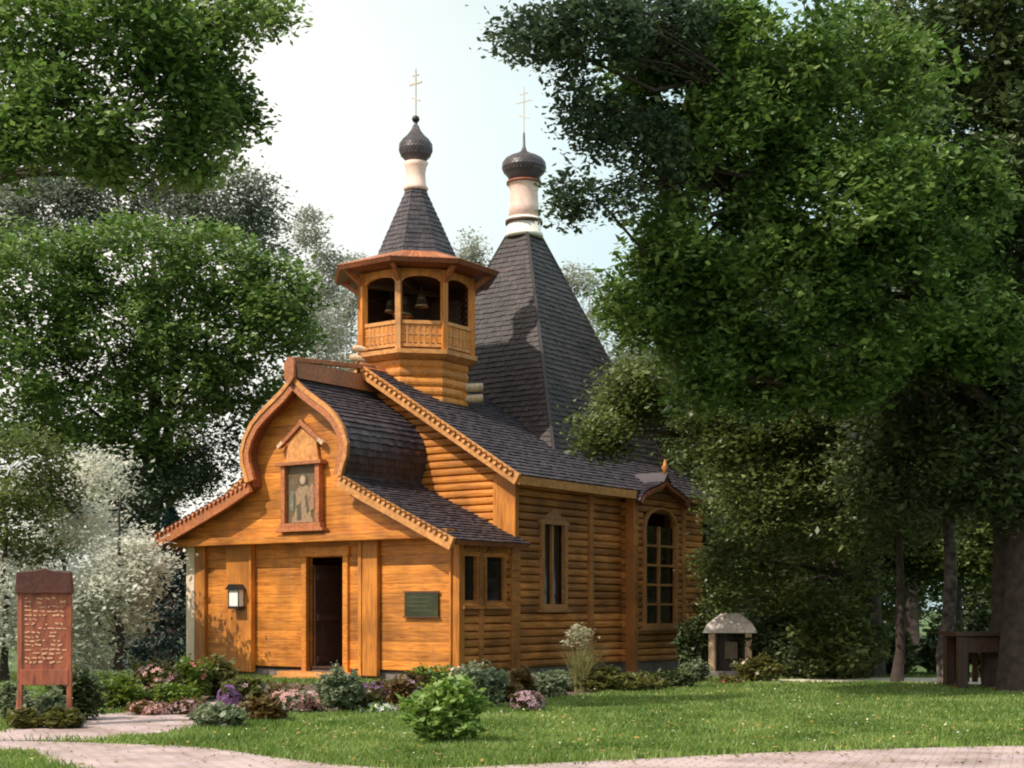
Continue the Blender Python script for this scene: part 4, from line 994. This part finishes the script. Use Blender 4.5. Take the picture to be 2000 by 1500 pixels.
# tall pale grassy plant by the side wall
x, y = gp(1135, 1352); r = empty('ornamental_grass', (x, y, 0)); tag(r, 'tall pale plumed plant against the side wall', 'plant')
Vq = []
for i in range(420):
    a = random.uniform(0, 6.28); L = random.uniform(.5, 1.15); o_ = random.uniform(.15, .65); p0 = np.array([random.gauss(0, .05), random.gauss(0, .05), 0])
    prev = p0
    for j in range(4):
        t1 = (j+1)/4; q = p0+np.array([math.cos(a)*o_*t1**1.8*L, math.sin(a)*o_*t1**1.8*L, L*(t1-.25*t1*t1)*1.1]); w0 = .012*(1-j/4); w1 = .012*(1-t1); s = np.array([-math.sin(a), math.cos(a), 0])
        Vq.append([prev-s*w0, prev+s*w0, q+s*w1, q-s*w1]); prev = q
quads_obj('foliage', np.array(Vq), leaf_set((.18, .17, .07), (.30, .28, .12), (.42, .38, .2)), r)
P = clump_points((0, 0, 1.0), (.28, .26, .2), 420, .05)[0]; quads_obj('plume', leaves_at(P, .07), leaf_set((.30, .27, .15), (.45, .42, .28), (.55, .5, .38)), r)

# ------------------------------------------------------------------ lawn blades (nobody could count them)
def lawn(n, x0, x1, y0, y1, hmin, hmax):
    yy = y0+(y1-y0)*rng.uniform(0, 1, n)**1.35; xx = rng.uniform(-1, 1, n)*.40*yy+0.0
    keep = np.ones(n, bool)
    jx, jy = xx+rng.normal(size=n)*.07, yy+rng.normal(size=n)*.10
    for p in PATHS: keep &= ~inside(p, jx, jy)
    lx = (xx-C0[0])*math.cos(ROT)-(yy-C0[1])*math.sin(ROT); ly = (xx-C0[0])*math.sin(ROT)+(yy-C0[1])*math.cos(ROT)
    keep &= ~((np.abs(lx) < HW+.05) & (ly > -.02) & (ly < 10.6))
    xx, yy = xx[keep], yy[keep]; n = len(xx)
    cl = np.sin(xx*2.3+np.sin(yy*1.7)*2)*np.sin(yy*2.9+np.cos(xx*1.9)*2)
    h = rng.uniform(hmin, hmax, n)*(1+.35*cl); a = rng.uniform(0, 6.283, n); s = np.stack([np.cos(a), np.sin(a), 0*a], 1); w_ = (.006+.004*rng.random(n))[:, None]*(yy/14)[:, None]**.8
    b = np.stack([xx, yy, 0*xx], 1); ln_ = rng.normal(size=(n, 3))*.35; ln_[:, 2] = 1; tip = b+ln_*h[:, None]; mid = b+ln_*h[:, None]*.5*np.array([.7, .7, 1.1])
    V = np.stack([b-s*w_, b+s*w_, mid+s*w_*.7, tip, mid-s*w_*.7], 1)
    return V
L_grass = leafmat('grass_blade', [(.055, .095, .020), (.12, .195, .040), (.22, .31, .07), (.36, .42, .14), (.54, .50, .28)], .4, pos=[0, .3, .6, .86, 1])
o = quads_obj('lawn_grass', lawn(330000, 0, 0, 12.6, 33, .035, .085), L_grass, None, 5); tag(o, 'short green lawn grass around the church', 'grass', kind='stuff')

# fallen leaves and small flowers in the grass, litter on the paving
def scatter(n, py0, py1, z0, size, mat, name, label, cat, only_path=False):
    yy = rng.uniform(F*CH/(py1-HOR), F*CH/(py0-HOR), n); xx = rng.uniform(-.38, .38, n)*yy; keep = np.ones(n, bool)
    on = np.zeros(n, bool)
    for p in PATHS[1:]: on |= inside(p, xx, yy)
    keep = on if only_path else ~on
    lx = (xx-C0[0])*math.cos(ROT)-(yy-C0[1])*math.sin(ROT); ly = (xx-C0[0])*math.sin(ROT)+(yy-C0[1])*math.cos(ROT)
    keep &= ~((np.abs(lx) < HW+.4) & (ly > -.4) & (ly < 10.6)); xx, yy = xx[keep], yy[keep]
    c = np.stack([xx, yy, z0+rng.uniform(0, .02, len(xx))], 1)
    o = quads_obj(name, leaves_at(c, size, up=1.5, aspect=.8, droop=0), mat); tag(o, label, cat, kind='stuff')
scatter(1500, 1338, 1500, .05, .05, leafmat('dry_leaf', [(.20, .10, .03), (.38, .24, .06), (.50, .42, .12)], .2), 'fallen_leaves', 'dry yellow leaves lying in the lawn grass', 'fallen leaves')
scatter(1300, 1338, 1500, .07, .028, leafmat('daisy', [(.75, .74, .66), (.70, .62, .2)], .2), 'lawn_daisies', 'tiny pale flowers dotted through the lawn grass', 'flowers')
scatter(2600, 1338, 1500, .020, .04, leafmat('litter', [(.10, .06, .03), (.22, .14, .06), (.20, .24, .08)], .1), 'leaf_litter', 'small dry leaf litter scattered on the paved paths', 'fallen leaves', True)
